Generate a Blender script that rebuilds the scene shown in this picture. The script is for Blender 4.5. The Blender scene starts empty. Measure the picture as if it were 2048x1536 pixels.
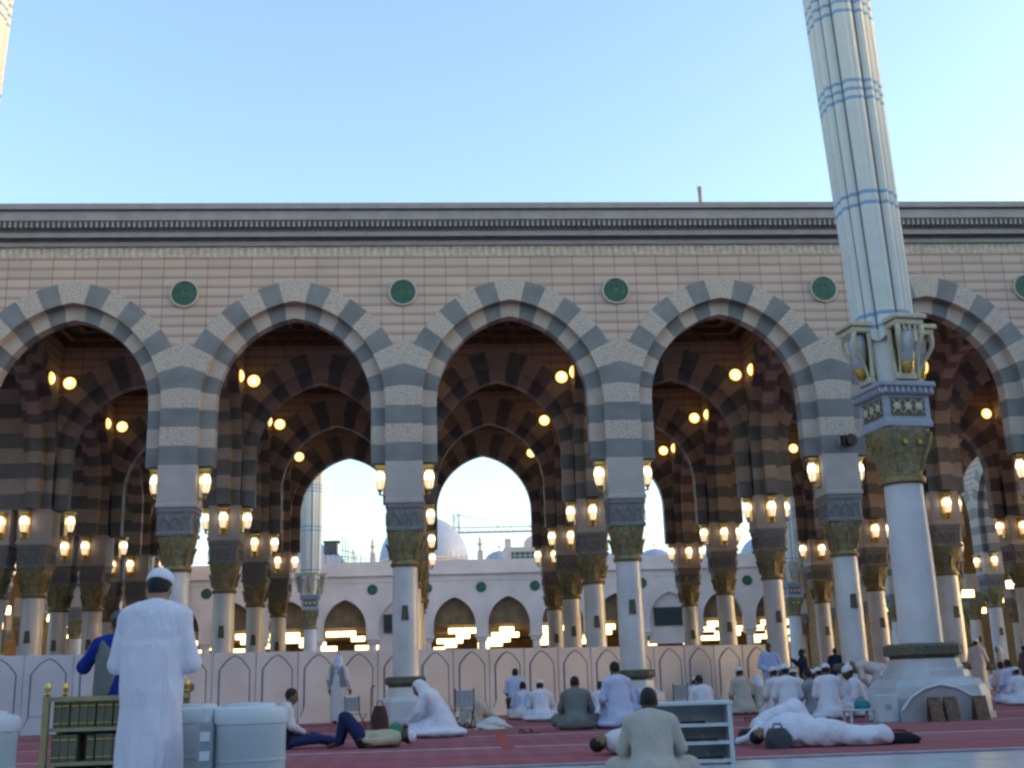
import bpy, math, random
import numpy as np
from mathutils import Vector, Matrix
random.seed(7); np.random.seed(7)
sc = bpy.context.scene
COL = sc.collection
R = math.radians
# ------------------------------------------------------------------ materials
MATS = {}
def mat(name, col, rough=.7, metal=0.0, var=.12, vscale=3.0, bump=0.0, bscale=30.0, emit=None, estr=0.0, spec=.4, detail=4.0, world=False, fold=0.0):
    if name in MATS: return MATS[name]
    m = bpy.data.materials.new(name); m.use_nodes = True
    nt = m.node_tree; N = nt.nodes; L = nt.links
    b = N['Principled BSDF']
    b.inputs['Roughness'].default_value = rough; b.inputs['Metallic'].default_value = metal
    b.inputs['Specular IOR Level'].default_value = spec
    tc = N.new('ShaderNodeTexCoord')
    osock = N.new('ShaderNodeNewGeometry').outputs['Position'] if world else tc.outputs['Object']
    if var > 0:
        nz = N.new('ShaderNodeTexNoise'); nz.inputs['Scale'].default_value = vscale; nz.inputs['Detail'].default_value = detail
        L.new(osock, nz.inputs['Vector'])
        rp = N.new('ShaderNodeValToRGB')
        rp.color_ramp.elements[0].position = .3; rp.color_ramp.elements[1].position = .7
        rp.color_ramp.elements[0].color = tuple(c*(1-var) for c in col)+(1,)
        rp.color_ramp.elements[1].color = tuple(min(1, c*(1+var)) for c in col)+(1,)
        L.new(nz.outputs['Fac'], rp.inputs['Fac']); L.new(rp.outputs['Color'], b.inputs['Base Color'])
    else:
        b.inputs['Base Color'].default_value = tuple(col)+(1,)
    if bump > 0:
        n2 = N.new('ShaderNodeTexNoise'); n2.inputs['Scale'].default_value = bscale; n2.inputs['Detail'].default_value = 5
        L.new(osock, n2.inputs['Vector'])
        bp = N.new('ShaderNodeBump'); bp.inputs['Strength'].default_value = bump; bp.inputs['Distance'].default_value = .03
        L.new(n2.outputs['Fac'], bp.inputs['Height']); L.new(bp.outputs['Normal'], b.inputs['Normal'])
        if fold > 0:      # soft long creases running mostly downwards
            mpn = N.new('ShaderNodeMapping'); mpn.inputs['Scale'].default_value = (1, 1, .28); L.new(tc.outputs['Object'], mpn.inputs['Vector'])
            n3 = N.new('ShaderNodeTexNoise'); n3.inputs['Scale'].default_value = 13; n3.inputs['Detail'].default_value = 2; n3.inputs['Distortion'].default_value = .8
            L.new(mpn.outputs[0], n3.inputs['Vector'])
            b3 = N.new('ShaderNodeBump'); b3.inputs['Strength'].default_value = fold; b3.inputs['Distance'].default_value = .06
            L.new(n3.outputs['Fac'], b3.inputs['Height']); L.new(bp.outputs['Normal'], b3.inputs['Normal']); L.new(b3.outputs['Normal'], b.inputs['Normal'])
    if emit:
        b.inputs['Emission Color'].default_value = tuple(emit)+(1,); b.inputs['Emission Strength'].default_value = estr
    MATS[name] = m
    return m
def nodes(m): return m.node_tree.nodes, m.node_tree.links, m.node_tree.nodes['Principled BSDF']

WARM = (1.0, .66, .28)
M_wall = mat('facade_stone', (.42, .35, .32), .75, var=0)
def brick_into(m, c1, c2, mort, bw, rh, ms, frontal=True, off=0.0, zoff=0.0):
    N, L, b = nodes(m)
    tc = N.new('ShaderNodeTexCoord'); sx = N.new('ShaderNodeSeparateXYZ'); cb = N.new('ShaderNodeCombineXYZ')
    L.new(tc.outputs['Object'], sx.inputs[0])
    L.new(sx.outputs['X'], cb.inputs['X']); L.new(sx.outputs['Z' if frontal else 'Y'], cb.inputs['Y'])
    br = N.new('ShaderNodeTexBrick'); br.offset = off
    br.inputs['Color1'].default_value = c1+(1,); br.inputs['Color2'].default_value = c2+(1,); br.inputs['Mortar'].default_value = mort+(1,)
    br.inputs['Scale'].default_value = 1; br.inputs['Brick Width'].default_value = bw; br.inputs['Row Height'].default_value = rh
    br.inputs['Mortar Size'].default_value = ms; br.inputs['Mortar Smooth'].default_value = .3
    L.new(cb.outputs[0], br.inputs['Vector'])
    nz = N.new('ShaderNodeTexNoise'); nz.inputs['Scale'].default_value = .9; nz.inputs['Detail'].default_value = 8
    L.new(N.new('ShaderNodeNewGeometry').outputs['Position'], nz.inputs['Vector'])
    mp = N.new('ShaderNodeMapRange'); mp.inputs['To Min'].default_value = .84; mp.inputs['To Max'].default_value = 1.12
    L.new(nz.outputs['Fac'], mp.inputs['Value'])
    mx = N.new('ShaderNodeVectorMath'); mx.operation = 'SCALE'
    L.new(br.outputs['Color'], mx.inputs[0]); L.new(mp.outputs[0], mx.inputs['Scale'])
    L.new(mx.outputs[0], b.inputs['Base Color'])
    if frontal:      # darker pink sub-course at the foot of every course
        dv = N.new('ShaderNodeMath'); dv.operation = 'DIVIDE'; dv.inputs[1].default_value = rh; L.new(sx.outputs['Z'], dv.inputs[0])
        fr = N.new('ShaderNodeMath'); fr.operation = 'FRACT'; L.new(dv.outputs[0], fr.inputs[0])
        lt = N.new('ShaderNodeMath'); lt.operation = 'LESS_THAN'; lt.inputs[1].default_value = .3; L.new(fr.outputs[0], lt.inputs[0])
        mi = N.new('ShaderNodeMix'); mi.data_type = 'RGBA'; mi.blend_type = 'MULTIPLY'; mi.inputs['B'].default_value = (.86, .74, .72, 1)
        L.new(lt.outputs[0], mi.inputs['Factor']); L.new(mx.outputs[0], mi.inputs['A']); L.new(mi.outputs['Result'], b.inputs['Base Color'])
    bp = N.new('ShaderNodeBump'); bp.inputs['Strength'].default_value = .25; bp.inputs['Distance'].default_value = .02; bp.invert = True
    L.new(br.outputs['Fac'], bp.inputs['Height']); L.new(bp.outputs['Normal'], b.inputs['Normal'])
brick_into(M_wall, (.545, .425, .345), (.475, .375, .31), (.30, .19, .17), .6, .28, .014)
M_grey = mat('grey_granite', (.185, .18, .18), .55, var=.2, vscale=1.6, bump=.05, world=True, detail=7)
M_light = mat('light_stone', (.47, .385, .33), .7, var=.14, vscale=1.8, bump=.1, world=True, detail=7)
def carved():
    m = mat('carved_stone', (.46, .42, .38), .8, var=0)
    N, L, b = nodes(m)
    tc = N.new('ShaderNodeTexCoord')
    vo = N.new('ShaderNodeTexVoronoi'); vo.feature = 'DISTANCE_TO_EDGE'; vo.inputs['Scale'].default_value = 11
    nz = N.new('ShaderNodeTexNoise'); nz.inputs['Scale'].default_value = 5; nz.inputs['Distortion'].default_value = 2.5
    L.new(tc.outputs['Object'], vo.inputs['Vector']); L.new(tc.outputs['Object'], nz.inputs['Vector'])
    mul = N.new('ShaderNodeMath'); mul.operation = 'MULTIPLY'; L.new(vo.outputs['Distance'], mul.inputs[0]); L.new(nz.outputs['Fac'], mul.inputs[1])
    rp = N.new('ShaderNodeValToRGB'); rp.color_ramp.elements[0].position = .01; rp.color_ramp.elements[1].position = .11
    rp.color_ramp.elements[0].color = (.38, .315, .27, 1); rp.color_ramp.elements[1].color = (.53, .445, .375, 1)
    L.new(mul.outputs[0], rp.inputs['Fac']); L.new(rp.outputs['Color'], b.inputs['Base Color'])
    bp = N.new('ShaderNodeBump'); bp.inputs['Strength'].default_value = .4; bp.inputs['Distance'].default_value = .04
    L.new(mul.outputs[0], bp.inputs['Height']); L.new(bp.outputs['Normal'], b.inputs['Normal'])
    return m
M_carved = carved()
M_marble = mat('white_marble', (.56, .56, .58), .35, var=.12, vscale=1.3, bump=.03, detail=9, world=True)
M_block = mat('shaft_block_stone', (.42, .37, .35), .65, var=.1, vscale=1.7, bump=.06, world=True, detail=7)
M_abacus = mat('abacus_stone', (.19, .18, .18), .7, var=.25, vscale=14, bump=.6, bscale=16)
M_bronze = mat('bronze_capital', (.20, .17, .09), .5, .3, var=.35, vscale=9, bump=.8, bscale=14)
M_gold = mat('gold_metal', (.62, .42, .12), .28, .85, var=.18, vscale=12)
M_brass_dk = mat('dark_brass', (.12, .11, .08), .6, .25, var=.3, vscale=20, bump=.5, bscale=30)
M_dull = mat('dull_brass', (.24, .18, .08), .5, .5, var=.2, vscale=10)
M_cornice = mat('cornice_stone', (.30, .285, .29), .75, var=.12, vscale=2.5, bump=.12)
M_frieze = mat('frieze_stone', (.52, .45, .37), .75, var=.2, vscale=6, bump=.4, bscale=20)
M_green = mat('green_enamel', (.018, .085, .055), .35, var=.25, vscale=5)
M_gilt = mat('gilt_script', (.10, .16, .07), .4, .3, var=.1)
M_ceil = mat('carved_ceiling', (.17, .115, .07), .7, var=.25, vscale=4, bump=.3, bscale=9)
M_ceil_dk = mat('ceiling_coffer', (.07, .05, .035), .7, var=.3, vscale=6, bump=.3)
M_part = mat('partition_panel', (.48, .495, .57), .5, var=.09, vscale=1.1, bump=.03, world=True, detail=8)
M_line = mat('partition_groove', (.11, .11, .17), .6, var=.1)
M_far = mat('far_plaster', (.66, .52, .48), .8, var=.12, vscale=.5, bump=.05, world=True, detail=8)
M_far_in = mat('far_ceiling', (.20, .12, .065), .8, var=.3, vscale=1.5)
M_dark = mat('dark_screen', (.025, .028, .032), .5, var=.3, vscale=2)
M_dome = mat('lead_dome', (.26, .32, .47), .5, var=.06, vscale=1)
M_steel = mat('crane_steel', (.40, .33, .34), .6, var=.1)
M_plast = mat('white_plastic', (.34, .38, .41), .45, var=.1, vscale=3, bump=.04, detail=8)
M_plastw = mat('pale_lid_plastic', (.50, .54, .57), .4, var=.04)
M_black = mat('black_plastic', (.015, .015, .017), .5, var=.2)
M_globe = mat('lamp_globe', (.9, .8, .6), .4, var=0, emit=(1, .64, .17), estr=.55)
_n, _l, _b = M_globe.node_tree.nodes, M_globe.node_tree.links, M_globe.node_tree.nodes['Principled BSDF']
_tc = _n.new('ShaderNodeTexCoord'); _sx = _n.new('ShaderNodeSeparateXYZ'); _cb = _n.new('ShaderNodeCombineXYZ'); _ln = _n.new('ShaderNodeVectorMath'); _ln.operation = 'LENGTH'; _rp = _n.new('ShaderNodeValToRGB')
_l.new(_tc.outputs['Object'], _sx.inputs[0]); _l.new(_sx.outputs['X'], _cb.inputs['X']); _l.new(_sx.outputs['Z'], _cb.inputs['Y']); _l.new(_cb.outputs[0], _ln.inputs[0])
_mr = _n.new('ShaderNodeMapRange'); _mr.inputs['From Max'].default_value = .225; _l.new(_ln.outputs['Value'], _mr.inputs['Value']); _l.new(_mr.outputs[0], _rp.inputs['Fac'])
_e = _rp.color_ramp.elements; _e[0].position = .1; _e[0].color = (1, .86, .50, 1); _e[1].position = 1; _e[1].color = (.55, .27, .05, 1)
_m = _rp.color_ramp.elements.new(.6); _m.color = (.85, .56, .18, 1)
_l.new(_rp.outputs['Color'], _b.inputs['Emission Color'])      # bulb behind frosted glass: hottest in the middle
M_lant = mat('lantern_glass', (.9, .8, .6), .3, var=0, emit=(1, .76, .48), estr=.19)
M_lamphot = mat('lantern_bulb', (.9, .8, .6), .3, var=0, emit=(1, .82, .56), estr=.8)
M_panel = mat('ceiling_light', (.9, .8, .6), .4, var=0, emit=(1, .70, .30), estr=.9)
M_glass_off = mat('unlit_lantern_glass', (.30, .32, .34), .15, var=.2, vscale=6, spec=.7)
M_cream = mat('cream_bracket', (.46, .40, .28), .45, var=.12, vscale=8, bump=.1)
M_wood = mat('brown_wood', (.16, .10, .06), .55, var=.3, vscale=12, bump=.2)

# ------------------------------------------------------------------ mesh builder
class MB:
    def __init__(s): s.v = []; s.f = []; s.m = []
    def add(s, vs, fs, mi=0):
        o = len(s.v); s.v += [tuple(map(float, v)) for v in vs]
        for f in fs: s.f.append(tuple(i+o for i in f)); s.m.append(mi)
        return s
    def box(s, a, b, mi=0, bev=0.0, rz=0.0, piv=None):
        x0, y0, z0 = a; x1, y1, z1 = b
        if bev > 0:
            e = bev
            P = [(x0+e, y0, z0), (x1-e, y0, z0), (x1, y0+e, z0), (x1, y1-e, z0), (x1-e, y1, z0), (x0+e, y1, z0), (x0, y1-e, z0), (x0, y0+e, z0)]
            vs = [(x, y, z0+e) for x, y, _ in P]+[(x, y, z1-e) for x, y, _ in P]
            cx, cy = (x0+x1)/2, (y0+y1)/2
            ins = lambda x, y: (min(max(x, x0+e), x1-e), min(max(y, y0+e), y1-e))
            vs += [ins(x, y)+(z0,) for x, y, _ in P]+[ins(x, y)+(z1,) for x, y, _ in P]
            fs = []
            for i in range(8):
                j = (i+1) % 8
                fs += [(i, j, 8+j, 8+i), (16+i, 16+j, j, i), (8+i, 8+j, 24+j, 24+i)]
            fs += [tuple(reversed(range(16, 24))), tuple(range(24, 32))]
        else:
            vs = [(x0, y0, z0), (x1, y0, z0), (x1, y1, z0), (x0, y1, z0), (x0, y0, z1), (x1, y0, z1), (x1, y1, z1), (x0, y1, z1)]
            fs = [(3, 2, 1, 0), (4, 5, 6, 7), (0, 1, 5, 4), (1, 2, 6, 5), (2, 3, 7, 6), (3, 0, 4, 7)]
        if rz:
            px, py = piv or ((x0+x1)/2, (y0+y1)/2); c, sn = math.cos(rz), math.sin(rz)
            vs = [(px+(x-px)*c-(y-py)*sn, py+(x-px)*sn+(y-py)*c, z) for x, y, z in vs]
        return s.add(vs, fs, mi)
    def lathe(s, prof, c=(0, 0, 0), n=24, mi=0, rot0=0.0, sq=None, axis='z', cap=True):
        # prof: list of (r,z)
        vs = []; fs = []
        for r, z in prof:
            for k in range(n):
                a = rot0+2*math.pi*k/n
                x, y = r*math.cos(a), r*math.sin(a)
                p = (x, y, z) if axis == 'z' else ((x, -z, y) if axis == 'y' else (z, x, y))
                vs.append((p[0]+c[0], p[1]+c[1], p[2]+c[2]))
        for i in range(len(prof)-1):
            for k in range(n):
                k2 = (k+1) % n
                fs.append((i*n+k, i*n+k2, (i+1)*n+k2, (i+1)*n+k))
        if cap:
            fs.append(tuple(reversed(range(n)))); fs.append(tuple(range((len(prof)-1)*n, len(prof)*n)))
        return s.add(vs, fs, mi)
    def loft(s, rings, mi=0, cap=True):
        n = len(rings[0]); vs = [p for r in rings for p in r]; fs = []
        for i in range(len(rings)-1):
            for k in range(n):
                k2 = (k+1) % n
                fs.append((i*n+k, i*n+k2, (i+1)*n+k2, (i+1)*n+k))
        if cap: fs.append(tuple(reversed(range(n)))); fs.append(tuple(range((len(rings)-1)*n, len(rings)*n)))
        return s.add(vs, fs, mi)
    def tube(s, pts, rad, n=6, mi=0):
        pts = [Vector(p) for p in pts]; rings = []
        for i, p in enumerate(pts):
            d = (pts[min(i+1, len(pts)-1)]-pts[max(i-1, 0)]).normalized()
            u = d.orthogonal().normalized() if i == 0 else (u-d*u.dot(d)).normalized()
            w = d.cross(u); r = rad[i] if isinstance(rad, (list, tuple)) else rad
            rings.append([tuple(p+u*r*math.cos(2*math.pi*k/n)+w*r*math.sin(2*math.pi*k/n)) for k in range(n)])
        return s.loft(rings, mi)
    def prism(s, poly, y0, y1, mi=0):      # poly in xz, extruded along y
        n = len(poly); vs = [(x, y0, z) for x, z in poly]+[(x, y1, z) for x, z in poly]
        fs = [tuple(range(n)), tuple(reversed(range(n, 2*n)))]
        fs += [((i+1) % n, i, n+i, n+(i+1) % n) for i in range(n)]
        return s.add(vs, fs, mi)
    def mesh(s, name, mats, smooth=None):
        me = bpy.data.meshes.new(name); me.from_pydata(s.v, [], s.f)
        for m in (mats if isinstance(mats, (list, tuple)) else [mats]): me.materials.append(m)
        me.polygons.foreach_set('material_index', s.m)
        if smooth is not None:
            me.shade_smooth(); me.set_sharp_from_angle(angle=R(smooth))
        me.validate(); me.update()
        return me
def link(name, me, parent=None, loc=(0, 0, 0), rz=0.0, scale=None):
    o = bpy.data.objects.new(name, me); COL.objects.link(o)
    o.location = loc; o.rotation_euler = (0, 0, rz)
    if scale: o.scale = scale
    if parent is not None: o.parent = parent
    return o
def thing(name, label, cat, loc=(0, 0, 0), rz=0.0, group=None, me=None):
    o = link(name, me, None, loc, rz); o['label'] = label; o['category'] = cat
    if group: o['group'] = group
    return o
def struct(name, me, loc=(0, 0, 0)):
    o = link(name, me, None, loc); o['kind'] = 'structure'; return o

# ------------------------------------------------------------------ camera
cam = bpy.data.cameras.new('camera'); co = bpy.data.objects.new('camera', cam); COL.objects.link(co); sc.camera = co
yaw, pitch, roll = .0703, .2566, -.0309
fw = Vector((math.sin(yaw)*math.cos(pitch), math.cos(yaw)*math.cos(pitch), math.sin(pitch)))
rt = Vector((math.cos(yaw), -math.sin(yaw), 0)); up = rt.cross(fw)
r2 = rt*math.cos(roll)+up*math.sin(roll); u2 = -rt*math.sin(roll)+up*math.cos(roll)
CAM = Vector((6.8245, -31.0552, .856))
co.matrix_world = Matrix(((r2.x, u2.x, -fw.x, CAM.x), (r2.y, u2.y, -fw.y, CAM.y), (r2.z, u2.z, -fw.z, CAM.z), (0, 0, 0, 1)))
cam.sensor_width = 36; cam.sensor_fit = 'HORIZONTAL'; cam.lens = 2300/2048*36; cam.clip_end = 2000; cam.clip_start = .05

# ------------------------------------------------------------------ world + sun
SUN_EL, SUN_AZ = R(6), R(88)      # azimuth measured from +Y towards +X
w = bpy.data.worlds.new('World'); sc.world = w; w.use_nodes = True
wn = w.node_tree.nodes; wl = w.node_tree.links
sky = wn.new('ShaderNodeTexSky'); sky.sky_type = 'NISHITA'; sky.sun_disc = False
sky.sun_elevation = SUN_EL; sky.sun_rotation = SUN_AZ; sky.altitude = 600; sky.air_density = 1.0; sky.dust_density = 2.8; sky.ozone_density = 1.5
wl.new(sky.outputs[0], wn['Background'].inputs[0]); wn['Background'].inputs[1].default_value = .137
sun = bpy.data.lights.new('sun', 'SUN'); so = bpy.data.objects.new('sun', sun); COL.objects.link(so)
sun.energy = .06; sun.angle = R(40); sun.color = (1, .8, .6)
sd = Vector((math.sin(SUN_AZ)*math.cos(SUN_EL), math.cos(SUN_AZ)*math.cos(SUN_EL), math.sin(SUN_EL)))
so.rotation_euler = sd.to_track_quat('Z', 'Y').to_euler(); so.location = (60, 40, 30)
sc.view_settings.view_transform = 'Standard'; sc.view_settings.look = 'None'; sc.view_settings.exposure = 2.52; sc.view_settings.gamma = 1
sc.cycles.max_bounces = 6; sc.cycles.diffuse_bounces = 3; sc.cycles.glossy_bounces = 2; sc.cycles.use_denoising = True
sc.cycles.sample_clamp_indirect = 3.0; sc.cycles.filter_width = 2.6

# ------------------------------------------------------------------ ground
mf = mat('courtyard_marble', (.5, .52, .55), .22, var=0)
brick_into(mf, (.50, .53, .58), (.44, .47, .52), (.30, .30, .33), 1.2, 1.2, .012, frontal=False)
b = MB(); b.add([(-700, -400, 0), (900, -400, 0), (900, 1200, 0), (-700, 1200, 0)], [(0, 1, 2, 3)])
struct('marble_floor', b.mesh('marble_floor', mf))
mc = mat('carpet_red', (.2, .05, .06), .95, var=0)
N, L, bs = nodes(mc)
tc = N.new('ShaderNodeTexCoord'); sx = N.new('ShaderNodeSeparateXYZ'); L.new(tc.outputs['Object'], sx.inputs[0])
wr = N.new('ShaderNodeMath'); wr.operation = 'WRAP'; wr.inputs[1].default_value = 0; wr.inputs[2].default_value = 4.0
L.new(sx.outputs['Y'], wr.inputs[0])
dv = N.new('ShaderNodeMath'); dv.operation = 'DIVIDE'; dv.inputs[1].default_value = 4.0; L.new(wr.outputs[0], dv.inputs[0])
rp = N.new('ShaderNodeValToRGB'); cr = rp.color_ramp; cr.interpolation = 'LINEAR'
stops = [(0, (.27, .20, .22)), (.06, (.27, .20, .22)), (.09, (.19, .05, .06)), (.16, (.24, .055, .07)), (.48, (.25, .06, .075)), (.50, (.15, .045, .06)), (.56, (.22, .07, .08)), (.9, (.27, .07, .085)), (.94, (.15, .04, .05)), (1, (.27, .20, .22))]
cr.elements[0].position = 0; cr.elements[0].color = stops[0][1]+(1,); cr.elements[1].position = 1; cr.elements[1].color = stops[-1][1]+(1,)
for p, c in stops[1:-1]:
    e = cr.elements.new(p); e.color = c+(1,)
L.new(dv.outputs[0], rp.inputs['Fac'])
vo = N.new('ShaderNodeTexVoronoi'); vo.inputs['Scale'].default_value = 2.6; vo.inputs['Randomness'].default_value = .12; L.new(tc.outputs['Object'], vo.inputs['Vector'])
nz = N.new('ShaderNodeTexNoise'); nz.inputs['Scale'].default_value = 1.3; nz.inputs['Detail'].default_value = 8; L.new(tc.outputs['Object'], nz.inputs['Vector'])
ad = N.new('ShaderNodeMath'); ad.operation = 'ADD'; L.new(vo.outputs['Distance'], ad.inputs[0]); L.new(nz.outputs['Fac'], ad.inputs[1])
mp = N.new('ShaderNodeMapRange'); mp.inputs['From Max'].default_value = 1.3; mp.inputs['To Min'].default_value = .62; mp.inputs['To Max'].default_value = 1.4; L.new(ad.outputs[0], mp.inputs['Value'])
vm = N.new('ShaderNodeVectorMath'); vm.operation = 'SCALE'; L.new(rp.outputs['Color'], vm.inputs[0]); L.new(mp.outputs[0], vm.inputs['Scale']); L.new(vm.outputs[0], bs.inputs['Base Color'])
b = MB(); b.box((-25, 0, 0), (48, 41.5, .012))
struct('carpet_floor', b.mesh('carpet_floor', mc), (0, -18.05, .004))
M_strip = mat('orange_carpet_strip', (.34, .06, .05), .95, var=.1, vscale=8)
b = MB(); b.add([(7.72, -14.3, 0), (7.90, -14.3, 0), (8.28, .9, 0), (8.10, .9, 0)], [(0, 1, 2, 3)])
struct('carpet_strip', b.mesh('carpet_strip', M_strip), (0, 0, .021))

# ------------------------------------------------------------------ arch bays
ZB, ZS, ZT = 6.8, 8.45, 13.0
def arch_curve(so_, rise=2.91, off=0.0, zb=ZB, zs=ZS, step=.1):
    c = (rise*rise-so_*so_)/(2*so_); Rr = so_+c
    pts = []; nrm = []; s = []
    n1 = max(1, int(round((zs-zb)/step)))
    for i in range(n1):
        z = zb+(zs-zb)*i/n1; pts.append((so_-off, z)); nrm.append((1, 0)); s.append(z-zb)
    a1 = math.acos(c/Rr); n2 = int(round(a1*Rr/step))
    for i in range(n2+1):
        a = a1*i/n2
        rr = Rr-off
        aa = a*math.acos(c/rr)/a1
        pts.append((-c+rr*math.cos(aa), zs+rr*math.sin(aa))); nrm.append((math.cos(a), math.sin(a))); s.append(zs-zb+a*Rr)
    return pts, nrm, s
def arch_bay_mesh(name, hp, plain=False):
    so_ = hp-.5; VL = .61
    P, Nn, S = arch_curve(so_); I, _, _ = arch_curve(so_, off=.4)
    tot = S[-1]; nb = 11.5 if hp < 3.1 else 12.5; nb = round((tot)/.5-.5)+.5
    if int(nb) % 2 == 0: nb += 1
    bl = tot/nb
    bm = MB()
    # materials 0 wall 1 grey 2 carved 3 light
    def band(i):
        k = int((S[i]+S[i+1])/2/bl)
        return k
    Q = []; QX = []
    for (x, z), (nx, nz) in zip(P, Nn):
        full = (hp-x)/nx if nx > 1e-6 else 9
        l = min(VL, full); Q.append((x+nx*l, z+nz*l))
        l = min(full, 1.35); QX.append((x+nx*l, z+nz*l))
    P.append((0.0, P[-1][1]+.001)); I.append((0.0, I[-1][1]+.001)); Q.append((0.0, Q[-1][1]+.02)); QX.append(Q[-1]); S = S+[S[-1]+1e-4]
    # the last light band that still touches its neighbour across the pier is carried out to the pier's centre line
    clipped = [i for i in range(len(Q)-1) if Q[i][0] > hp-1e-4]
    kx = band(clipped[-1])
    if kx % 2 == 0: kx += 1
    inx = [i for i in range(len(P)-1) if band(i) == kx]
    def qq(i, end):      # outer point of the quad of segment i
        n_ = i+end
        return QX[n_] if band(i) <= kx else Q[n_]
    W = [Q[clipped[-1]]] if not inx else []
    for i in range(inx[0] if inx else clipped[-1], len(P)-1):
        for e_ in (0, 1):
            p_ = qq(i, e_)
            if not W or abs(p_[0]-W[-1][0])+abs(p_[1]-W[-1][1]) > 1e-6: W.append(p_)
    for sx_ in (1, -1):
        for face, ys in ((1, (-.5, -.2)), (-1, (.5, .2))):
            yo, yi = ys
            flip = (sx_*face) < 0
            def q(vs, mi):
                if flip: vs = vs[::-1]
                bm.add(vs, [tuple(range(len(vs)))], mi)
            for i in range(len(P)-1):
                k = band(i); mo = 1 if k % 2 == 0 else 2; mi_ = 1 if k % 2 == 0 else 3
                X = lambda p, y: (sx_*p[0], y, p[1])
                q([X(P[i], yo), X(qq(i, 0), yo), X(qq(i, 1), yo), X(P[i+1], yo)], mo)
                q([X(P[i], yi), X(P[i], yo), X(P[i+1], yo), X(P[i+1], yi)], mi_)
                q([X(I[i], yi), X(P[i], yi), X(P[i+1], yi), X(I[i+1], yi)], mi_)
                q([X(I[i], 0), X(I[i], yi), X(I[i+1], yi), X(I[i+1], 0)], mi_)
            for a_, b_ in zip(W[:-1], W[1:]):
                if a_[0]-b_[0] < 1e-6: continue
                q([(sx_*a_[0], yo, a_[1]), (sx_*a_[0], yo, ZT), (sx_*b_[0], yo, ZT), (sx_*b_[0], yo, b_[1])], 0)
            # underside of ring
            q([(sx_*I[0][0], 0, ZB), (sx_*P[0][0], 0, ZB), (sx_*P[0][0], yi, ZB), (sx_*I[0][0], yi, ZB)], 1)
    return bm.mesh(name, [M_wall, M_grey, M_carved, M_light])
ROWS = [0.0, 7.05, 13.6, 20.1]
KS = range(-3, 7)
hall = thing('prayer_hall', 'long arcaded hall of pink stone with striped grey and white pointed arches, nearest building', 'building')
bay_me = arch_bay_mesh('arch_bay', 3.0)
for r, y in enumerate(ROWS):
    for k in list(KS)[:-1]:
        link('arch_bay', bay_me, hall, (6*k+3, y, 0))
side_me = {}
for r in range(3):
    d = ROWS[r+1]-ROWS[r]; me = arch_bay_mesh('side_arch', d/2-.001)
    for k in KS:
        link('side_arch', me, hall, (6*k, (ROWS[r]+ROWS[r+1])/2, -.004), R(90))
# columns
def octo(r, z, n=8, rot=math.pi/8): return [(r*math.cos(rot+2*math.pi*i/n), r*math.sin(rot+2*math.pi*i/n), z) for i in range(n)]
b = MB(); b.lathe([(.335, 1.16), (.345, 1.3), (.345, 2.6), (.325, 4.02)], n=28)
col_me = b.mesh('column', M_marble, 40)
b = MB(); b.box((-.5, -.5, 5.78), (.5, .5, 6.797)); b.box((-.53, -.53, 5.655), (.53, .53, 5.78), bev=.02)
blk_me = b.mesh('shaft_block', M_block)
b = MB()
def sq_ring(h, z, ch=.12):
    c = h*ch; return [(h-c, -h, z), (h, -h+c, z), (h, h-c, z), (h-c, h, z), (-h+c, h, z), (-h, h-c, z), (-h, -h+c, z), (-h+c, -h, z)]
b.loft([sq_ring(.505, 5.655), sq_ring(.505, 5.55), sq_ring(.48, 5.5), sq_ring(.455, 5.05), sq_ring(.49, 5.0), sq_ring(.49, 4.93)][::-1])
for s_ in range(4):       # little blind arches on the abacus faces
    ca, sa = math.cos(s_*math.pi/2), math.sin(s_*math.pi/2)
    for i in range(3):
        x = -.28+.28*i
        pts = [(x-.1, 5.08), (x-.1, 5.3), (x, 5.42), (x+.1, 5.3), (x+.1, 5.08)]
        b.tube([(px*ca-(-.49)*sa, px*sa+(-.49)*ca, pz) for px, pz in pts], .014, 4)
aba_me = b.mesh('abacus', M_abacus)
b = MB()
rings = []
for r, z in [(.36, 4.02), (.40, 4.06), (.36, 4.1), (.34, 4.16), (.37, 4.35), (.43, 4.6), (.47, 4.85), (.47, 4.93)]:
    t = min(1, max(0, (z-4.2)/.6)); ring = []
    for i in range(32):
        a = 2*math.pi*i/32; q_ = (abs(math.cos(a))**4+abs(math.sin(a))**4)**(-.25)
        rr = r*((1-t)+t*q_)*(1+.035*math.cos(8*a)*(1 if z > 4.15 else 0))
        ring.append((rr*math.cos(a), rr*math.sin(a), z))
    rings.append(ring)
b.loft(rings)
b.lathe([(.365, 4.0), (.385, 4.03), (.385, 4.09), (.36, 4.13)], n=24, mi=1)
for i in range(8):        # acanthus leaves
    a = 2*math.pi*i/8
    pts = [(.37, 4.2), (.42, 4.45), (.50, 4.62), (.53, 4.58)]
    b.tube([(r_*math.cos(a), r_*math.sin(a), z_) for r_, z_ in pts], [.05, .045, .03, .012], 5)
cap_me = b.mesh('capital', [M_bronze, M_dull], 45)
b = MB(); b.loft([sq_ring(.44, .9, .45), sq_ring(.44, .96, .45), sq_ring(.52, 1.0, .4), sq_ring(.52, 1.13, .4), sq_ring(.47, 1.17, .4)])
for i in range(8):
    for j in range(5):
        a0 = math.pi/8*0+2*math.pi*i/8; t = -.16+.08*j
        cx, cy = .49*math.cos(a0), .49*math.sin(a0)
        x, y = cx-t*math.sin(a0), cy+t*math.cos(a0)
        b.box((x-.012, y-.012, .97), (x+.012, y+.012, 1.14), rz=a0)
ring_me = b.mesh('base_collar', M_brass_dk)
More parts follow.
